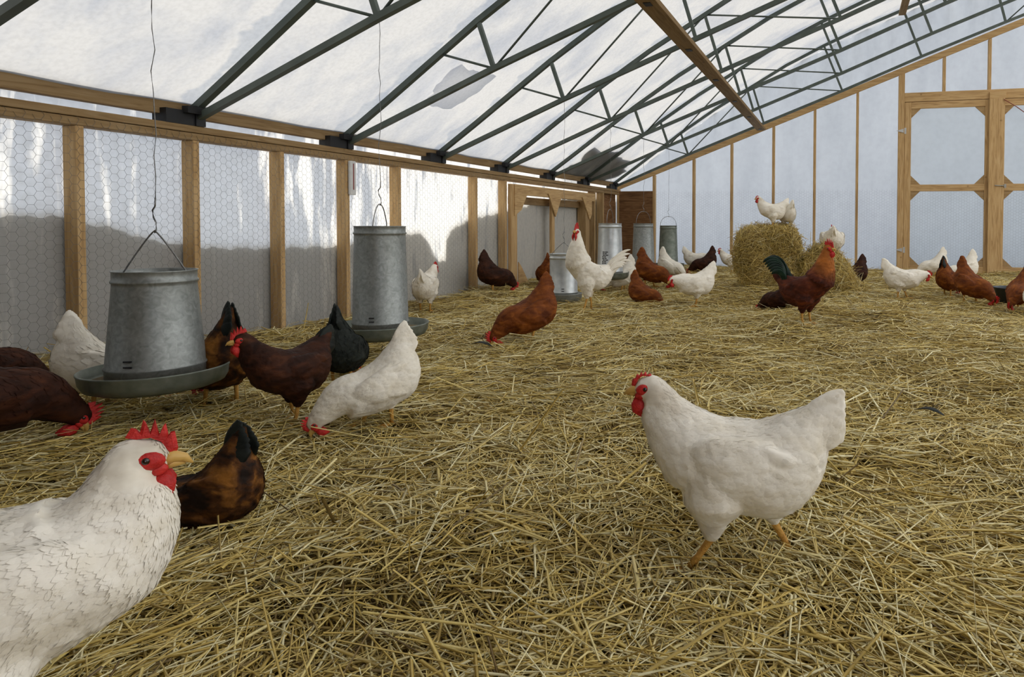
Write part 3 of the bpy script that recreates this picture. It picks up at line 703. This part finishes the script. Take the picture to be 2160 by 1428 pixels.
def straw_on(b, n, seed, name, parent, wild=.35, lmul=1.0):
    """straws lying over the faces of a body"""
    r = np.random.default_rng(seed); V = np.concatenate(b.v); F = np.array(b.f)
    A, B, C, D = (V[F[:, i]] for i in range(4)); nr = np.cross(B - A, D - A); ar = np.linalg.norm(nr, axis=1)
    nr /= ar[:, None] + 1e-9
    cen = V.mean(0); nr *= np.sign(((A - cen) * nr).sum(1))[:, None]
    ix = r.choice(len(F), n, p=ar / ar.sum()); u, w = r.random(n)[:, None], r.random(n)[:, None]
    P = A[ix] * (1 - u) * (1 - w) + B[ix] * u * (1 - w) + C[ix] * u * w + D[ix] * (1 - u) * w + nr[ix] * r.uniform(.0, .025, n)[:, None]
    t = r.normal(size=(n, 3)) * np.array([1.0, 1.0, .55]); nn = nr[ix]
    t -= nn * (t * nn).sum(1)[:, None]; t /= np.linalg.norm(t, axis=1)[:, None]
    t += nn * r.normal(.06, wild * .5, n)[:, None]; t /= np.linalg.norm(t, axis=1)[:, None]
    yaw = np.arctan2(t[:, 1], t[:, 0]); pit = np.arcsin(t[:, 2].clip(-1, 1))
    L = r.gamma(3, .045, n).clip(.04, .3) * lmul
    tone = np.clip(r.normal(.58, .2, n), 0, 1)
    return strands(P, yaw, pit, L, r.uniform(.003, .007, n), (r.normal(0, .25, n), r.normal(0, .15, n)), np.zeros(n), tone, name, parent)
BALE_M = noise_mat('packed_straw', [(0.3, (0.14, 0.09, 0.03)), (0.5, (0.32, 0.22, 0.075)), (0.7, (0.52, 0.38, 0.14))], scale=(3, 3, 14), nscale=8, detail=8, rough=0.95, bump=0.8, bscale=20)
bl = empty('straw_bale', (-.79, 7.05, .04), math.radians(8))
b = bale_body(.60, .55, .66, 3); b.build('bale_core', BALE_M, bl, smooth=True)
s = straw_on(b, 6500, 5, 'loose_straw', bl); s['kind'] = 'stuff'
tag(bl, 'upright shaggy golden straw bale with two white hens standing on top', 'straw bale')
hp = empty('straw_heap', (-.165, 7.10, .02), math.radians(-6))
b = bale_body(.60, .55, .40, 9, lumps=.045)
b.v = [np.stack([q[:, 0] * (1 - .15 * q[:, 2] / .4), q[:, 1] * (1 - .15 * q[:, 2] / .4), q[:, 2] * (1.06 - .55 * np.clip(q[:, 0] / .30, 0, 1) ** 2)], 1) for q in b.v]
b.build('heap_core', BALE_M, hp, smooth=True)
s = straw_on(b, 4500, 6, 'loose_straw', hp, wild=.5); s['kind'] = 'stuff'
tag(hp, 'low broken straw heap beside the upright bale, behind the red rooster', 'straw heap')

# ------------------------------------------------------------------ tub and feathers on the floor
t = empty('rubber_tub', (1.55, 6.95, float(hgt(1.55, 6.95)) + .0))
b = MB(); b.lathe([(.0, .0), (.12, .0), (.145, .15), (.155, .155), (.155, .165), (.14, .165), (.135, .15), (.11, .02), (0, .02)], 36)
b.build('bowl', plain('dark_grey_rubber', (.05, .065, .08), rough=.5), t, smooth=True)
b = MB(); b.lathe([(0, .12), (.130, .12)], 30); b.build('water', plain('dark_water', (.03, .035, .04), rough=.05), t)
tag(t, 'small dark blue grey rubber tub on the straw at the right edge', 'tub')
def loose_feather(x, y, yaw, L, label):
    b = MB(); n = 12; z = float(hgt(x, y)) + .055
    pts = [(x + math.cos(yaw) * L * (i / n - .5), y + math.sin(yaw) * L * (i / n - .5), z + .02 * math.sin(i / n * 3.1)) for i in range(n + 1)]
    b.tube(pts, [L * .16 * math.sin(math.pi * (i / n) ** .8) + .001 for i in range(n + 1)], 8, flat=.12)
    return tag(b.build('feather', F_TAIL, origin=(x, y, z), smooth=True), label, 'feather', 'loose dark feathers on the straw')
loose_feather(-1.99, 3.36, -.2, .16, 'dark feather on the straw left of the pecking russet hen')
loose_feather(.32, 2.66, -.6, .13, 'dark feather on the straw right of the walking white hen')

# ------------------------------------------------------------------ hens
def rot2(p, a, c=(0, 0)):
    ca, sa = math.cos(a), math.sin(a); x, z = p[0] - c[0], p[1] - c[1]
    return (c[0] + x * ca - z * sa, c[1] + x * sa + z * ca)
TORSO = [((-.2175, .3775), (-.228, .358), .010), ((-.19, .372), (-.208, .315), .020), ((-.154, .356), (-.193, .28), .034), ((-.11, .338), (-.186, .222), .060), ((-.07, .324), (-.155, .162), .086),
         ((-.03, .315), (-.092, .116), .099), ((.015, .317), (0, .122), .101), ((.053, .325), (.075, .142), .094)]
WING = [((.122, .27), (.116, .245), .012, .060), ((.09, .292), (.08, .212), .024, .075), ((.05, .300), (.04, .185), .030, .084), ((0, .300), (0, .176), .032, .083), ((-.05, .298), (-.055, .184), .030, .074),
        ((-.09, .286), (-.10, .197), .024, .060), ((-.125, .262), (-.13, .212), .015, .046), ((-.155, .242), (-.155, .224), .005, .036)]
POSES = {  # torso pitch, skull position, direction the neck arrives in, beak direction
    'stand': (0, (.190, .380), 62, -6), 'alert': (6, (.165, .430), 80, 0), 'peck': (-31, (.235, .058), -42, -68), 'low': (-10, (.225, .245), 8, -28),
    'graze': (-16, (.255, .15), -22, -45), 'rooster': (14, (.145, .500), 78, 2), 'crane': (22, (.120, .55), 84, 12), 'proud': (0, (.138, .356), 76, -6), 'perch': (4, (.10, .33), 70, -10)}
HIP = (-.02, .20)
FLUFF = bpy.data.textures.new('fluff', 'CLOUDS'); FLUFF.noise_scale = .022; FLUFF.noise_depth = 3
def plumage(o, R, mat, n, c0, s3, T, trn):
    """small overlapping feathers laid along the lie of the plumage"""
    dg = bpy.context.evaluated_depsgraph_get(); dg.update(); ev = o.evaluated_get(dg); me = ev.to_mesh()
    nv = len(me.vertices); co = np.empty(nv * 3, np.float32); me.vertices.foreach_get('co', co); co = co.reshape(-1, 3).astype(float)
    no = np.empty(nv * 3, np.float32); me.vertices.foreach_get('normal', no); no = no.reshape(-1, 3).astype(float)
    ed = np.empty(len(me.edges) * 2, np.int32); me.edges.foreach_get('vertices', ed); ed = ed.reshape(-1, 2)
    ev.to_mesh_clear()
    cv = np.linalg.norm(no[ed[:, 0]] - no[ed[:, 1]], axis=1) / (np.linalg.norm(co[ed[:, 0]] - co[ed[:, 1]], axis=1) + 1e-6)
    kv = np.zeros(nv); np.maximum.at(kv, ed[:, 0], cv); np.maximum.at(kv, ed[:, 1], cv)
    for _ in range(4):
        k2 = kv.copy(); np.maximum.at(k2, ed[:, 0], kv[ed[:, 1]] * .97); np.maximum.at(k2, ed[:, 1], kv[ed[:, 0]] * .97); kv = k2
    r = np.random.default_rng(nv)
    keep = (co[:, 2] > .075) & (np.hypot(co[:, 0] - s3[0], co[:, 2] - s3[1]) > .030)
    keep &= kv < np.quantile(kv[keep], .88)
    ids = r.choice(np.nonzero(keep)[0], n); P, N = co[ids], no[ids]
    N /= np.linalg.norm(N, axis=1)[:, None] + 1e-9
    dd = s3 - c0; t = np.clip(((P[:, 0] - c0[0]) * dd[0] + (P[:, 2] - c0[1]) * dd[1]) / (dd @ dd), 0, 1)
    t = np.where(P[:, 0] < c0[0] - .10, 0, t)
    a, e = np.array(T((0, .25))), np.array(T((-.1, .222))); bdir = (e - a) / np.linalg.norm(e - a)
    q0, q1 = np.array(T((-.10, .28))), np.array(T((-.2, .37))); td = (q1 - q0) / np.linalg.norm(q1 - q0)
    tl = np.clip(((P[:, 0] - q0[0]) * td[0] + (P[:, 2] - q0[1]) * td[1]) / .05, 0, 1)
    ndir = -dd / np.linalg.norm(dd)
    D = np.zeros((n, 3)); D[:, 0] = (1 - t) * ((1 - tl) * bdir[0] + tl * td[0]) + t * ndir[0]; D[:, 2] = (1 - t) * ((1 - tl) * bdir[1] + tl * td[1]) + t * ndir[1]
    D += r.normal(0, .12, (n, 3)); D -= N * (D * N).sum(1)[:, None]; D /= np.linalg.norm(D, axis=1)[:, None] + 1e-9
    S = np.cross(N, D)
    fs = .48 if n > 4000 else 1.0
    L = fs * (.032 * (1 - t) + .022 * t) * r.uniform(.75, 1.25, n); Wd = fs * (.0088 * (1 - t) + .0038 * t) * r.uniform(.8, 1.2, n)
    V = np.empty((n, 7, 3)); lift = r.uniform(.0001, .0009, n)
    for j, (u, w, h) in enumerate(((0, 0, -.0010), (.35, 1, -.0002), (.35, -1, -.0002), (.75, .8, .0002), (.75, -.8, .0002), (1.0, 0, .0004), (.5, 0, .0004))):
        V[:, j] = P + D * (L * (u - .4))[:, None] + S * (Wd * w)[:, None] + N * (h + lift * u)[:, None]
    b = MB(); base = (np.arange(n) * 7)[:, None, None]
    F = (base + np.array([[0, 6, 1], [0, 2, 6], [1, 6, 3], [2, 4, 6], [3, 6, 5], [4, 5, 6]])[None]).reshape(-1, 3)
    b.v = [V.reshape(-1, 3)]; b.f = [tuple(q) for q in F.tolist()]; b.n = n * 7
    f = b.build('feathers', mat, R, smooth=True, fix=False); f['kind'] = 'stuff'
    return f
def hen(name, col, x, y, heading, pose, label, scale=1.0, turn=0.0, feet=(.03, -.03), dz=0.0, fine=False, tail=None, comb=1.0, group=None, leg=0.0, cat='hen', z=None, fat=1.0, tail_up=0.0):
    body_m, tail_m = {'white': (F_WHITE, F_WHITE), 'russet': (F_RUSSET, F_RUSSET), 'russet_black': (F_RUSSET, F_TAIL), 'dark': (F_DARK, F_DARK), 'dark_black': (F_DARK, F_TAIL),
                      'gold': (F_GOLD, F_TAIL), 'black': (F_BLACK, F_TAIL), 'rooster': (F_ROOST, F_GREEN)}[col]
    pitch, S, na, ba = POSES[pose]; pitch = math.radians(pitch); na = math.radians(na); ba = math.radians(ba)
    gz = (float(hgt(x, y)) + .017) if z is None else z
    R = empty(name, (x, y, gz + dz * scale), math.radians(heading), scale)
    up = leg
    S = (S[0], S[1] + up * (1 if pose not in ('peck',) else 0))
    drop = .048 if pose == 'peck' else (.02 if pose in ('low', 'graze') else 0)
    T = lambda p: (lambda q: (q[0], q[1] + up - drop))(rot2(p, pitch, HIP))
    secs = []
    for U, Lw, w in TORSO:
        u, l = T(U), T(Lw)
        secs.append([(u[0] + l[0]) / 2, (u[1] + l[1]) / 2, (u[0] - l[0]) / 2, (u[1] - l[1]) / 2, w * fat, 0])
    c0 = np.array(T((.092, .252))); d0 = np.array([math.cos(math.radians(40) + pitch), math.sin(math.radians(40) + pitch)])
    s3 = np.array(S); nd_ = np.array([math.cos(na), math.sin(na)]); Ld = np.linalg.norm(s3 - c0)
    p = [c0, c0 + d0 * Ld * .35, s3 - nd_ * Ld * .42, s3]
    sx = c0[0]
    rr = 1.35 if cat == 'rooster' else 1.0
    NS = 9; nk0 = len(secs)
    for i in range(NS):
        t = i / (NS - 1)
        c = (1 - t) ** 3 * p[0] + 3 * (1 - t) ** 2 * t * p[1] + 3 * (1 - t) * t * t * p[2] + t ** 3 * p[3]
        dv = 3 * (1 - t) ** 2 * (p[1] - p[0]) + 6 * (1 - t) * t * (p[2] - p[1]) + 3 * t * t * (p[3] - p[2])
        if t > .85: dv = dv / np.linalg.norm(dv) + np.array([math.cos(ba), math.sin(ba)]) * (1.2 * (t - .85) / .15)
        dv /= np.linalg.norm(dv); nn = np.array([-dv[1], dv[0]])
        bulge = rr if i < NS - 2 else 1.0
        h = .033 + (.090 - .033) * (1 - t) ** .92 * (1 if i == 0 else bulge); w = (.025 + (.092 - .025) * (1 - t) ** .95 * (1 if i == 0 else bulge)) * (fat if t < .3 else 1)
        secs.append([c[0], c[1], nn[0] * h, nn[1] * h, w, 0])
    bd = np.array([math.cos(ba), math.sin(ba)]); bn = np.array([-bd[1], bd[0]])
    for q, h, w in ((.016, .027, .021), (.029, .016, .0135), (.035, .006, .006)):
        c = s3 + bd * q; secs.append([c[0], c[1], bn[0] * h, bn[1] * h, w, 0])
    trn = math.radians(turn)
    Lneck = max(Ld, .12)
    def twist(v, full=False):
        """turns the neck about the shoulders; full turn at the head"""
        v = np.array(v, float)
        if abs(trn) < 1e-4: return v
        ax = c0
        if full: wgt = np.ones(len(v))
        else:
            dd = (s3 - c0); t = ((v[:, 0] - c0[0]) * dd[0] + (v[:, 2] - c0[1]) * dd[1]) / (dd @ dd); wgt = np.clip((t + .05) / .95, 0, 1); wgt = wgt * wgt * (3 - 2 * wgt)
            wgt[v[:, 0] < c0[0] - .12] = 0
        a = trn * wgt; X, Yv = v[:, 0] - ax[0] * .8, v[:, 1]
        out = v.copy(); out[:, 0] = ax[0] * .8 + X * np.cos(a) - Yv * np.sin(a); out[:, 1] = X * np.sin(a) + Yv * np.cos(a)
        return out
    b = MB(); b.loft(secs, 22, 3)
    V = b.v[0]; b.v[0] = twist(V)
    hz = .078 + up * .5
    for s, fx in ((1, feet[0]), (-1, feet[1])):
        kx = fx * .62 - .010
        hp_ = T((.0 + fx * .45, .180))
        b.tube([(hp_[0], s * .030, hp_[1] + .03), (hp_[0] * .75 + kx * .25, s * .046, hp_[1] * .70 + hz * .30), (kx * .85 + hp_[0] * .15, s * .046, hz + .038), (kx, s * .045, hz - .004)], [.078, .066, .034, .012], 14, ref=(0, 1, 0))
    for s in (1, -1):                                    # folded wings with the flight feathers along their lower edge
        rows = []
        for U, Lw, w, cy in WING:
            u, l = T(U), T(Lw); rows.append([(u[0] + l[0]) / 2, (u[1] + l[1]) / 2, (u[0] - l[0]) / 2, (u[1] - l[1]) / 2, w, s * (cy - .004) * fat])
        b.loft(rows, 18, 3)
        for q in range(4):
            zz = .284 - q * .023; a, e = T((-.02 - q * .004, zz)), T((-.165 + q * .013, zz - .043 - q * .004))
            b.tube([(a[0], s * .088 * fat, a[1]), ((a[0] * .5 + e[0] * .5), s * (.085 - .002 * q) * fat, a[1] * .45 + e[1] * .55), (e[0] * .93 + a[0] * .07, s * .058 * fat, e[1] * .96 + a[1] * .04), (e[0], s * .048 * fat, e[1])], [.014, .017, .013, .003], 10, ref=(0, 1, 0), flat=.45)
    # tail
    lr = random.Random(int(x * 977 + y * 131)); B0 = b; same = (tail_m is body_m and tail != 'sickle'); b = B0 if same else MB()
    kind = tail or ('fan')
    if kind == 'sickle':
        big = 1.25 if col == 'rooster' else .95
        for i in range(13):
            s = -1 if i % 2 else 1; k = i / 12; Lh = (.25 - .10 * k) * big * (.84 if col == 'rooster' else 1)
            a0 = math.radians(84 - 14 * k) if col == 'rooster' else math.radians(108 + 6 * k + lr.uniform(-12, 12)); q = np.array([-.135, .325 - .05 * k]); pts = []; rad = []
            for j in range(11):
                u = j / 10; aa = a0 + (2.5 + .5 * k if col == 'rooster' else .95 + .5 * k) * u ** 1.5
                r_ = T(q); pts.append((r_[0], s * (.012 + .030 * k + .016 * u), r_[1])); rad.append((.021 if col == 'rooster' else .013) * (math.sin(math.pi * min(1, u * .85 + .15)) ** .6) + .002)
                q = q + Lh / 10 * np.array([math.cos(aa), math.sin(aa)])
            b.tube(pts, rad, 8, ref=(0, 1, 0), flat=.2)
    else:
        N = 11
        for i in range(N):
            k = i / (N - 1); s = -1 if i % 2 else 1
            a = math.radians(146 - 2 + (k - .35) * 34) - tail_up * .0; Lh = (.100 - .028 * k) * lr.uniform(.94, 1.05)
            q0 = np.array([-.150, .322 - .038 * k]); pts = []; rad = []
            for j in range(7):
                u = j / 6; q = q0 + Lh * u * np.array([math.cos(a + .12 * u), math.sin(a + .12 * u)])
                r_ = T(q); pts.append((r_[0], s * (.010 + .020 * k) * (1.15 - .6 * u), r_[1])); rad.append(.027 * (math.sin(math.pi * (u * .62 + .3)) ** .8) + .002)
            b.tube(pts, rad, 8, ref=(0, 1, 0), flat=.30)
    if not same: b.build('tail', tail_m, R, smooth=True)
    o = B0.build('body', body_m, R, smooth=True)
    rm = o.modifiers.new('skin', 'REMESH'); rm.mode = 'VOXEL'; rm.voxel_size = .0036 if fine else .0065; rm.use_smooth_shade = True
    sm = o.modifiers.new('soften', 'SMOOTH'); sm.factor = .5; sm.iterations = 13 if fine else 3
    dp = o.modifiers.new('fluff', 'DISPLACE'); dp.texture = FLUFF; dp.strength = .005; dp.mid_level = .5; dp.texture_coords = 'LOCAL'
    n_f = 15000 if fine else 1100
    plumage(o, R, body_m, n_f, c0, s3, T, trn)
    # head
    def hx(v):
        v = np.asarray(v, float); out = np.empty_like(v)
        out[:, 0] = s3[0] + v[:, 0] * bd[0] + v[:, 2] * bn[0]; out[:, 1] = v[:, 1]; out[:, 2] = s3[1] + v[:, 0] * bd[1] + v[:, 2] * bn[1]
        return twist(out, True)
    b = MB(); b.tube([(.027, 0, -.001), (.038, 0, .003), (.050, 0, .0005), (.060, 0, -.008)], [.0115, .009, .006, .0012], 12, ref=(0, 1, 0)); b.tube([(.027, 0, -.008), (.040, 0, -.006), (.052, 0, -.007)], [.008, .006, .0012], 10, ref=(0, 1, 0))
    b.build('beak', BEAK, R, smooth=True, fn=hx)
    cs = comb; ck = .46 + .26 * min(comb, 1.4)
    base = [(-.026, .030), (.0, .031), (.020, .024), (.034, .010), (.040, .006)]
    crest = [(.044, .014), (.041, .026), (.036, .022 + .020 * cs), (.029, .031), (.021, .034 + .022 * cs), (.014, .037), (.004, .040 + .024 * cs), (-.001, .041), (-.013, .041 + .022 * cs), (-.016, .040), (-.029, .037 + .014 * cs), (-.036, .036)]
    pl = [(.036 + (px - .036) * ck, pz if q < 5 else .012 + (pz - .012) * min(1, ck + .1)) for q, (px, pz) in enumerate(base + crest)]
    pl = [(px, max(pz, .004)) for px, pz in pl]
    m_ = len(pl); b = MB()
    cen = [(px * .80 + .003, pz * .86 + .004) for px, pz in pl]
    v = [(px, -.0015, pz) for px, pz in pl] + [(px, .0015, pz) for px, pz in pl] + [(px, -.0045, pz) for px, pz in cen] + [(px, .0045, pz) for px, pz in cen]
    f = [(i, (i + 1) % m_, m_ + (i + 1) % m_, m_ + i) for i in range(m_)]
    f += [(i, 2 * m_ + i, 2 * m_ + (i + 1) % m_, (i + 1) % m_) for i in range(m_)] + [(m_ + i, m_ + (i + 1) % m_, 3 * m_ + (i + 1) % m_, 3 * m_ + i) for i in range(m_)]
    f += [tuple(2 * m_ + i for i in range(m_)), tuple(3 * m_ + i for i in range(m_ - 1, -1, -1))]
    b.add(v, f); b.build('comb', COMB, R, smooth=False, fn=hx)
    for s in (1, -1):
        b = MB(); b.tube([(.029, s * .007, -.012), (.030, s * .012, -.026), (.028, s * .014, -.040), (.024, s * .011, -.050 - .010 * cs)], [.006, .014, .015, .003], 12, ref=(0, 1, 0), flat=.42)
        b.build('wattle', COMB, R, smooth=True, fn=hx)
        b = MB(); b.ell((.012, s * .0165, .003), (.018, .0075, .0125)); b.ell((.021, s * .0125, -.009), (.013, .0065, .009)); b.ell((-.007, s * .0185, -.020), (.006, .004, .010)); b.build('face_skin', COMB, R, smooth=True, fn=hx)
        b = MB(); b.ell((-.009, s * .0205, -.009), (.008, .0055, .0065)); b.build('earlobe', LOBE if col == 'white' else COMB, R, smooth=True, fn=hx)
        b = MB(); b.ell((.009, s * .0225, .005), (.0048, .0036, .0048), 12, 8); b.build('eye', EYE_M, R, smooth=True, fn=hx)
    # legs
    for s, fx in ((1, feet[0]), (-1, feet[1])):
        kx = fx * .62 - .010; b = MB()
        b.tube([(kx, s * .045, hz + .02), (kx, s * .045, hz), (kx * .4 + fx * .6 - .003, s * .045, hz * .5), (fx, s * .045, .010)], [.010, .0088, .0072, .009], 10, ref=(0, 1, 0))
        for a, Lt in ((-.42, .046), (.02, .058), (.46, .046), (math.pi - .3 * s, .026)):
            ca, sa = math.cos(a), math.sin(a)
            b.tube([(fx, s * .045, .011), (fx + ca * Lt * .5, s * .045 + sa * Lt * .5, .012), (fx + ca * Lt * .88, s * .045 + sa * Lt * .88, .006), (fx + ca * Lt * 1.08, s * .045 + sa * Lt * 1.08, .001)], [.0065, .0058, .0048, .0012], 8)
        b.build('leg', SHANK, R, smooth=True)
    return tag(R, label, cat, group)

WG, BG = 'white hens in the straw', 'russet hens in the straw'
#HENS#
hen('hen', 'white', -1.062, .605, 50, 'proud', 'big white hen in profile at the lower left corner, its body cut by the frame', 1.07, feet=(.02, -.02), fine=True, comb=1.0, group=WG)
hen('hen', 'white', -.22, 1.41, -171, 'stand', 'white hen striding across open straw, nearest the middle of the floor', 1.0, feet=(.105, -.115), fine=True, comb=.5, group=WG)
hen('hen', 'white', -1.65, 2.085, -127, 'peck', 'white hen pecking with soiled back before the tall hanging feeder', .90, feet=(-.03, .06), fine=True, comb=.9, group=WG)
hen('hen', 'dark_black', -2.01, 2.05, -92, 'stand', 'dark russet hen with black tail and red comb, standing right of the nearest feeder', .88, feet=(.03, -.05), turn=-28, comb=1.2, group=BG, fine=True)
hen('hen', 'gold', -2.42, 2.12, 160, 'peck', 'golden brown hen with dark tail tip feeding at the right rim of the nearest feeder', 1.0, group=BG, dz=0)
hen('hen', 'black', -2.26, 2.60, 115, 'peck', 'black hen seen from behind in front of the tall hanging feeder', .93, feet=(.01, -.03))
hen('hen', 'white', -2.90, 2.02, 62, 'peck', 'white hen feeding behind the nearest feeder, its tail raised left of the pan', .97, group=WG)
hen('hen', 'dark', -2.61, 1.43, 68, 'peck', 'very dark brown hen pecking at the left edge, red comb near the straw', 1.12, group=BG, comb=1.3)
hen('hen', 'dark', -3.36, 1.86, 70, 'peck', 'brown hen half cut by the left edge behind the very dark hen', .95, group=BG)
hen('hen', 'gold', -1.525, 1.315, -172, 'peck', 'gold and black hen crouched in the straw behind the beak of the big white hen', .76, dz=-.06, group=BG, fine=True)
hen('hen', 'white', -3.40, 4.86, 115, 'stand', 'white hen seen from behind by the left wall, right of the tall hanging feeder', .95, turn=-25, group=WG)
hen('hen', 'dark', -3.45, 6.05, 60, 'peck', 'dark russet hen at the foot of the left wall, left of the side doorway', 1.05, group=BG)
hen('hen', 'russet', -3.30, 6.95, 130, 'peck', 'russet hen half hidden inside the side doorway', .95, group=BG)
hen('hen', 'russet', -1.86, 3.72, -126, 'peck', 'russet hen pecking alone on open straw, head at lower left', 1.03, comb=1.2, group=BG, fine=True)
hen('rooster', 'white', -2.04, 5.08, -136, 'crane', 'tall white rooster stretching its neck, facing the camera', 1.05, feet=(.055, -.05), leg=.07, tail='sickle', comb=1.9, cat='rooster', turn=38)
hen('hen', 'white', -2.38, 6.95, -150, 'peck', 'white hen pecking just right of the white rooster tail', .98, group=WG)
hen('hen', 'russet', -2.17, 7.30, -12, 'peck', 'russet hen pecking to the right in front of the plywood feeder', 1.12, group=BG, dz=.02)
hen('hen', 'russet', -1.86, 6.02, -13, 'peck', 'russet hen low in the straw, lowest of the pair before the far feeders', .92, dz=-.07, group=BG)
hen('hen', 'white', -2.25, 8.45, -18, 'peck', 'white hen pecking between the two farthest feeders', 1.02, group=WG)
hen('hen', 'white', -1.30, 5.82, -140, 'low', 'white hen with lowered head facing left, right of the two russet hens', 1.02, group=WG)
hen('hen', 'dark', -1.98, 9.55, -158, 'peck', 'dark brown hen pecking by the gable wall, right of the farthest feeder', 1.02, group=BG)
hen('hen', 'white', -2.18, 9.70, 20, 'low', 'white hen feeding at the farthest feeder, mostly hidden by the dark hen', .95, group=WG)
hen('hen', 'white', -1.62, 9.75, -170, 'stand', 'white hen standing by the gable wall at the left side of the bale', .92, group=WG)
hen('hen', 'white', -.74, 6.98, -150, 'stand', 'white hen standing in front on top of the straw bale, facing left', .82, z=.70, group=WG, comb=.6)
hen('hen', 'white', -.60, 7.12, 120, 'low', 'white hen behind the other on the bale top, tail to the right', .78, z=.69, group=WG)
hen('hen', 'white', -.13, 7.20, 95, 'perch', 'fluffy white hen perched on the low straw heap, seen from behind', .98, z=.37, fat=1.3, group=WG)
hen('hen', 'dark', .11, 7.90, -162, 'peck', 'dark brown hen pecking behind the low straw heap', .98, group=BG)
hen('rooster', 'rooster', -.26, 4.85, -20, 'rooster', 'red brown rooster with green black tail standing before the bale', 1.06, feet=(.01, -.01), leg=.02, tail='sickle', comb=1.7, cat='rooster')
hen('hen', 'dark', -.52, 5.75, 168, 'peck', 'dark russet hen with its head in the straw behind the red rooster', .85, dz=-.05, group=BG)
hen('hen', 'white', .55, 6.81, -5, 'low', 'white hen facing right on open straw, right of the red rooster', 1.0, feet=(.05, -.04), group=WG, comb=1.1)
hen('hen', 'white', 1.26, 10.05, -172, 'peck', 'white hen pecking at the foot of the left door leaf', 1.05, group=WG)
hen('hen', 'white', 1.36, 8.35, -169, 'peck', 'white hen pecking behind the two russet hens at right', 1.02, group=WG)
hen('hen', 'russet_black', 1.03, 7.25, 55, 'peck', 'russet hen with black tail tip, behind its neighbour left of the tub', 1.0, group=BG)
hen('hen', 'russet', 1.17, 6.80, -50, 'peck', 'russet hen pecking towards the camera, red comb left of the tub', 1.08, group=BG, comb=1.3)
hen('hen', 'russet', 1.50, 6.30, -125, 'peck', 'russet hen cut by the right edge, head down before the tub', 1.0, group=BG)
hen('hen', 'white', 1.53, 5.95, -100, 'peck', 'white hen mostly outside the right edge, red face at the straw', .95, group=WG)
hen('hen', 'white', -.50, 8.75, -177, 'stand', 'white hen back showing behind the straw heap', .95, group=WG)
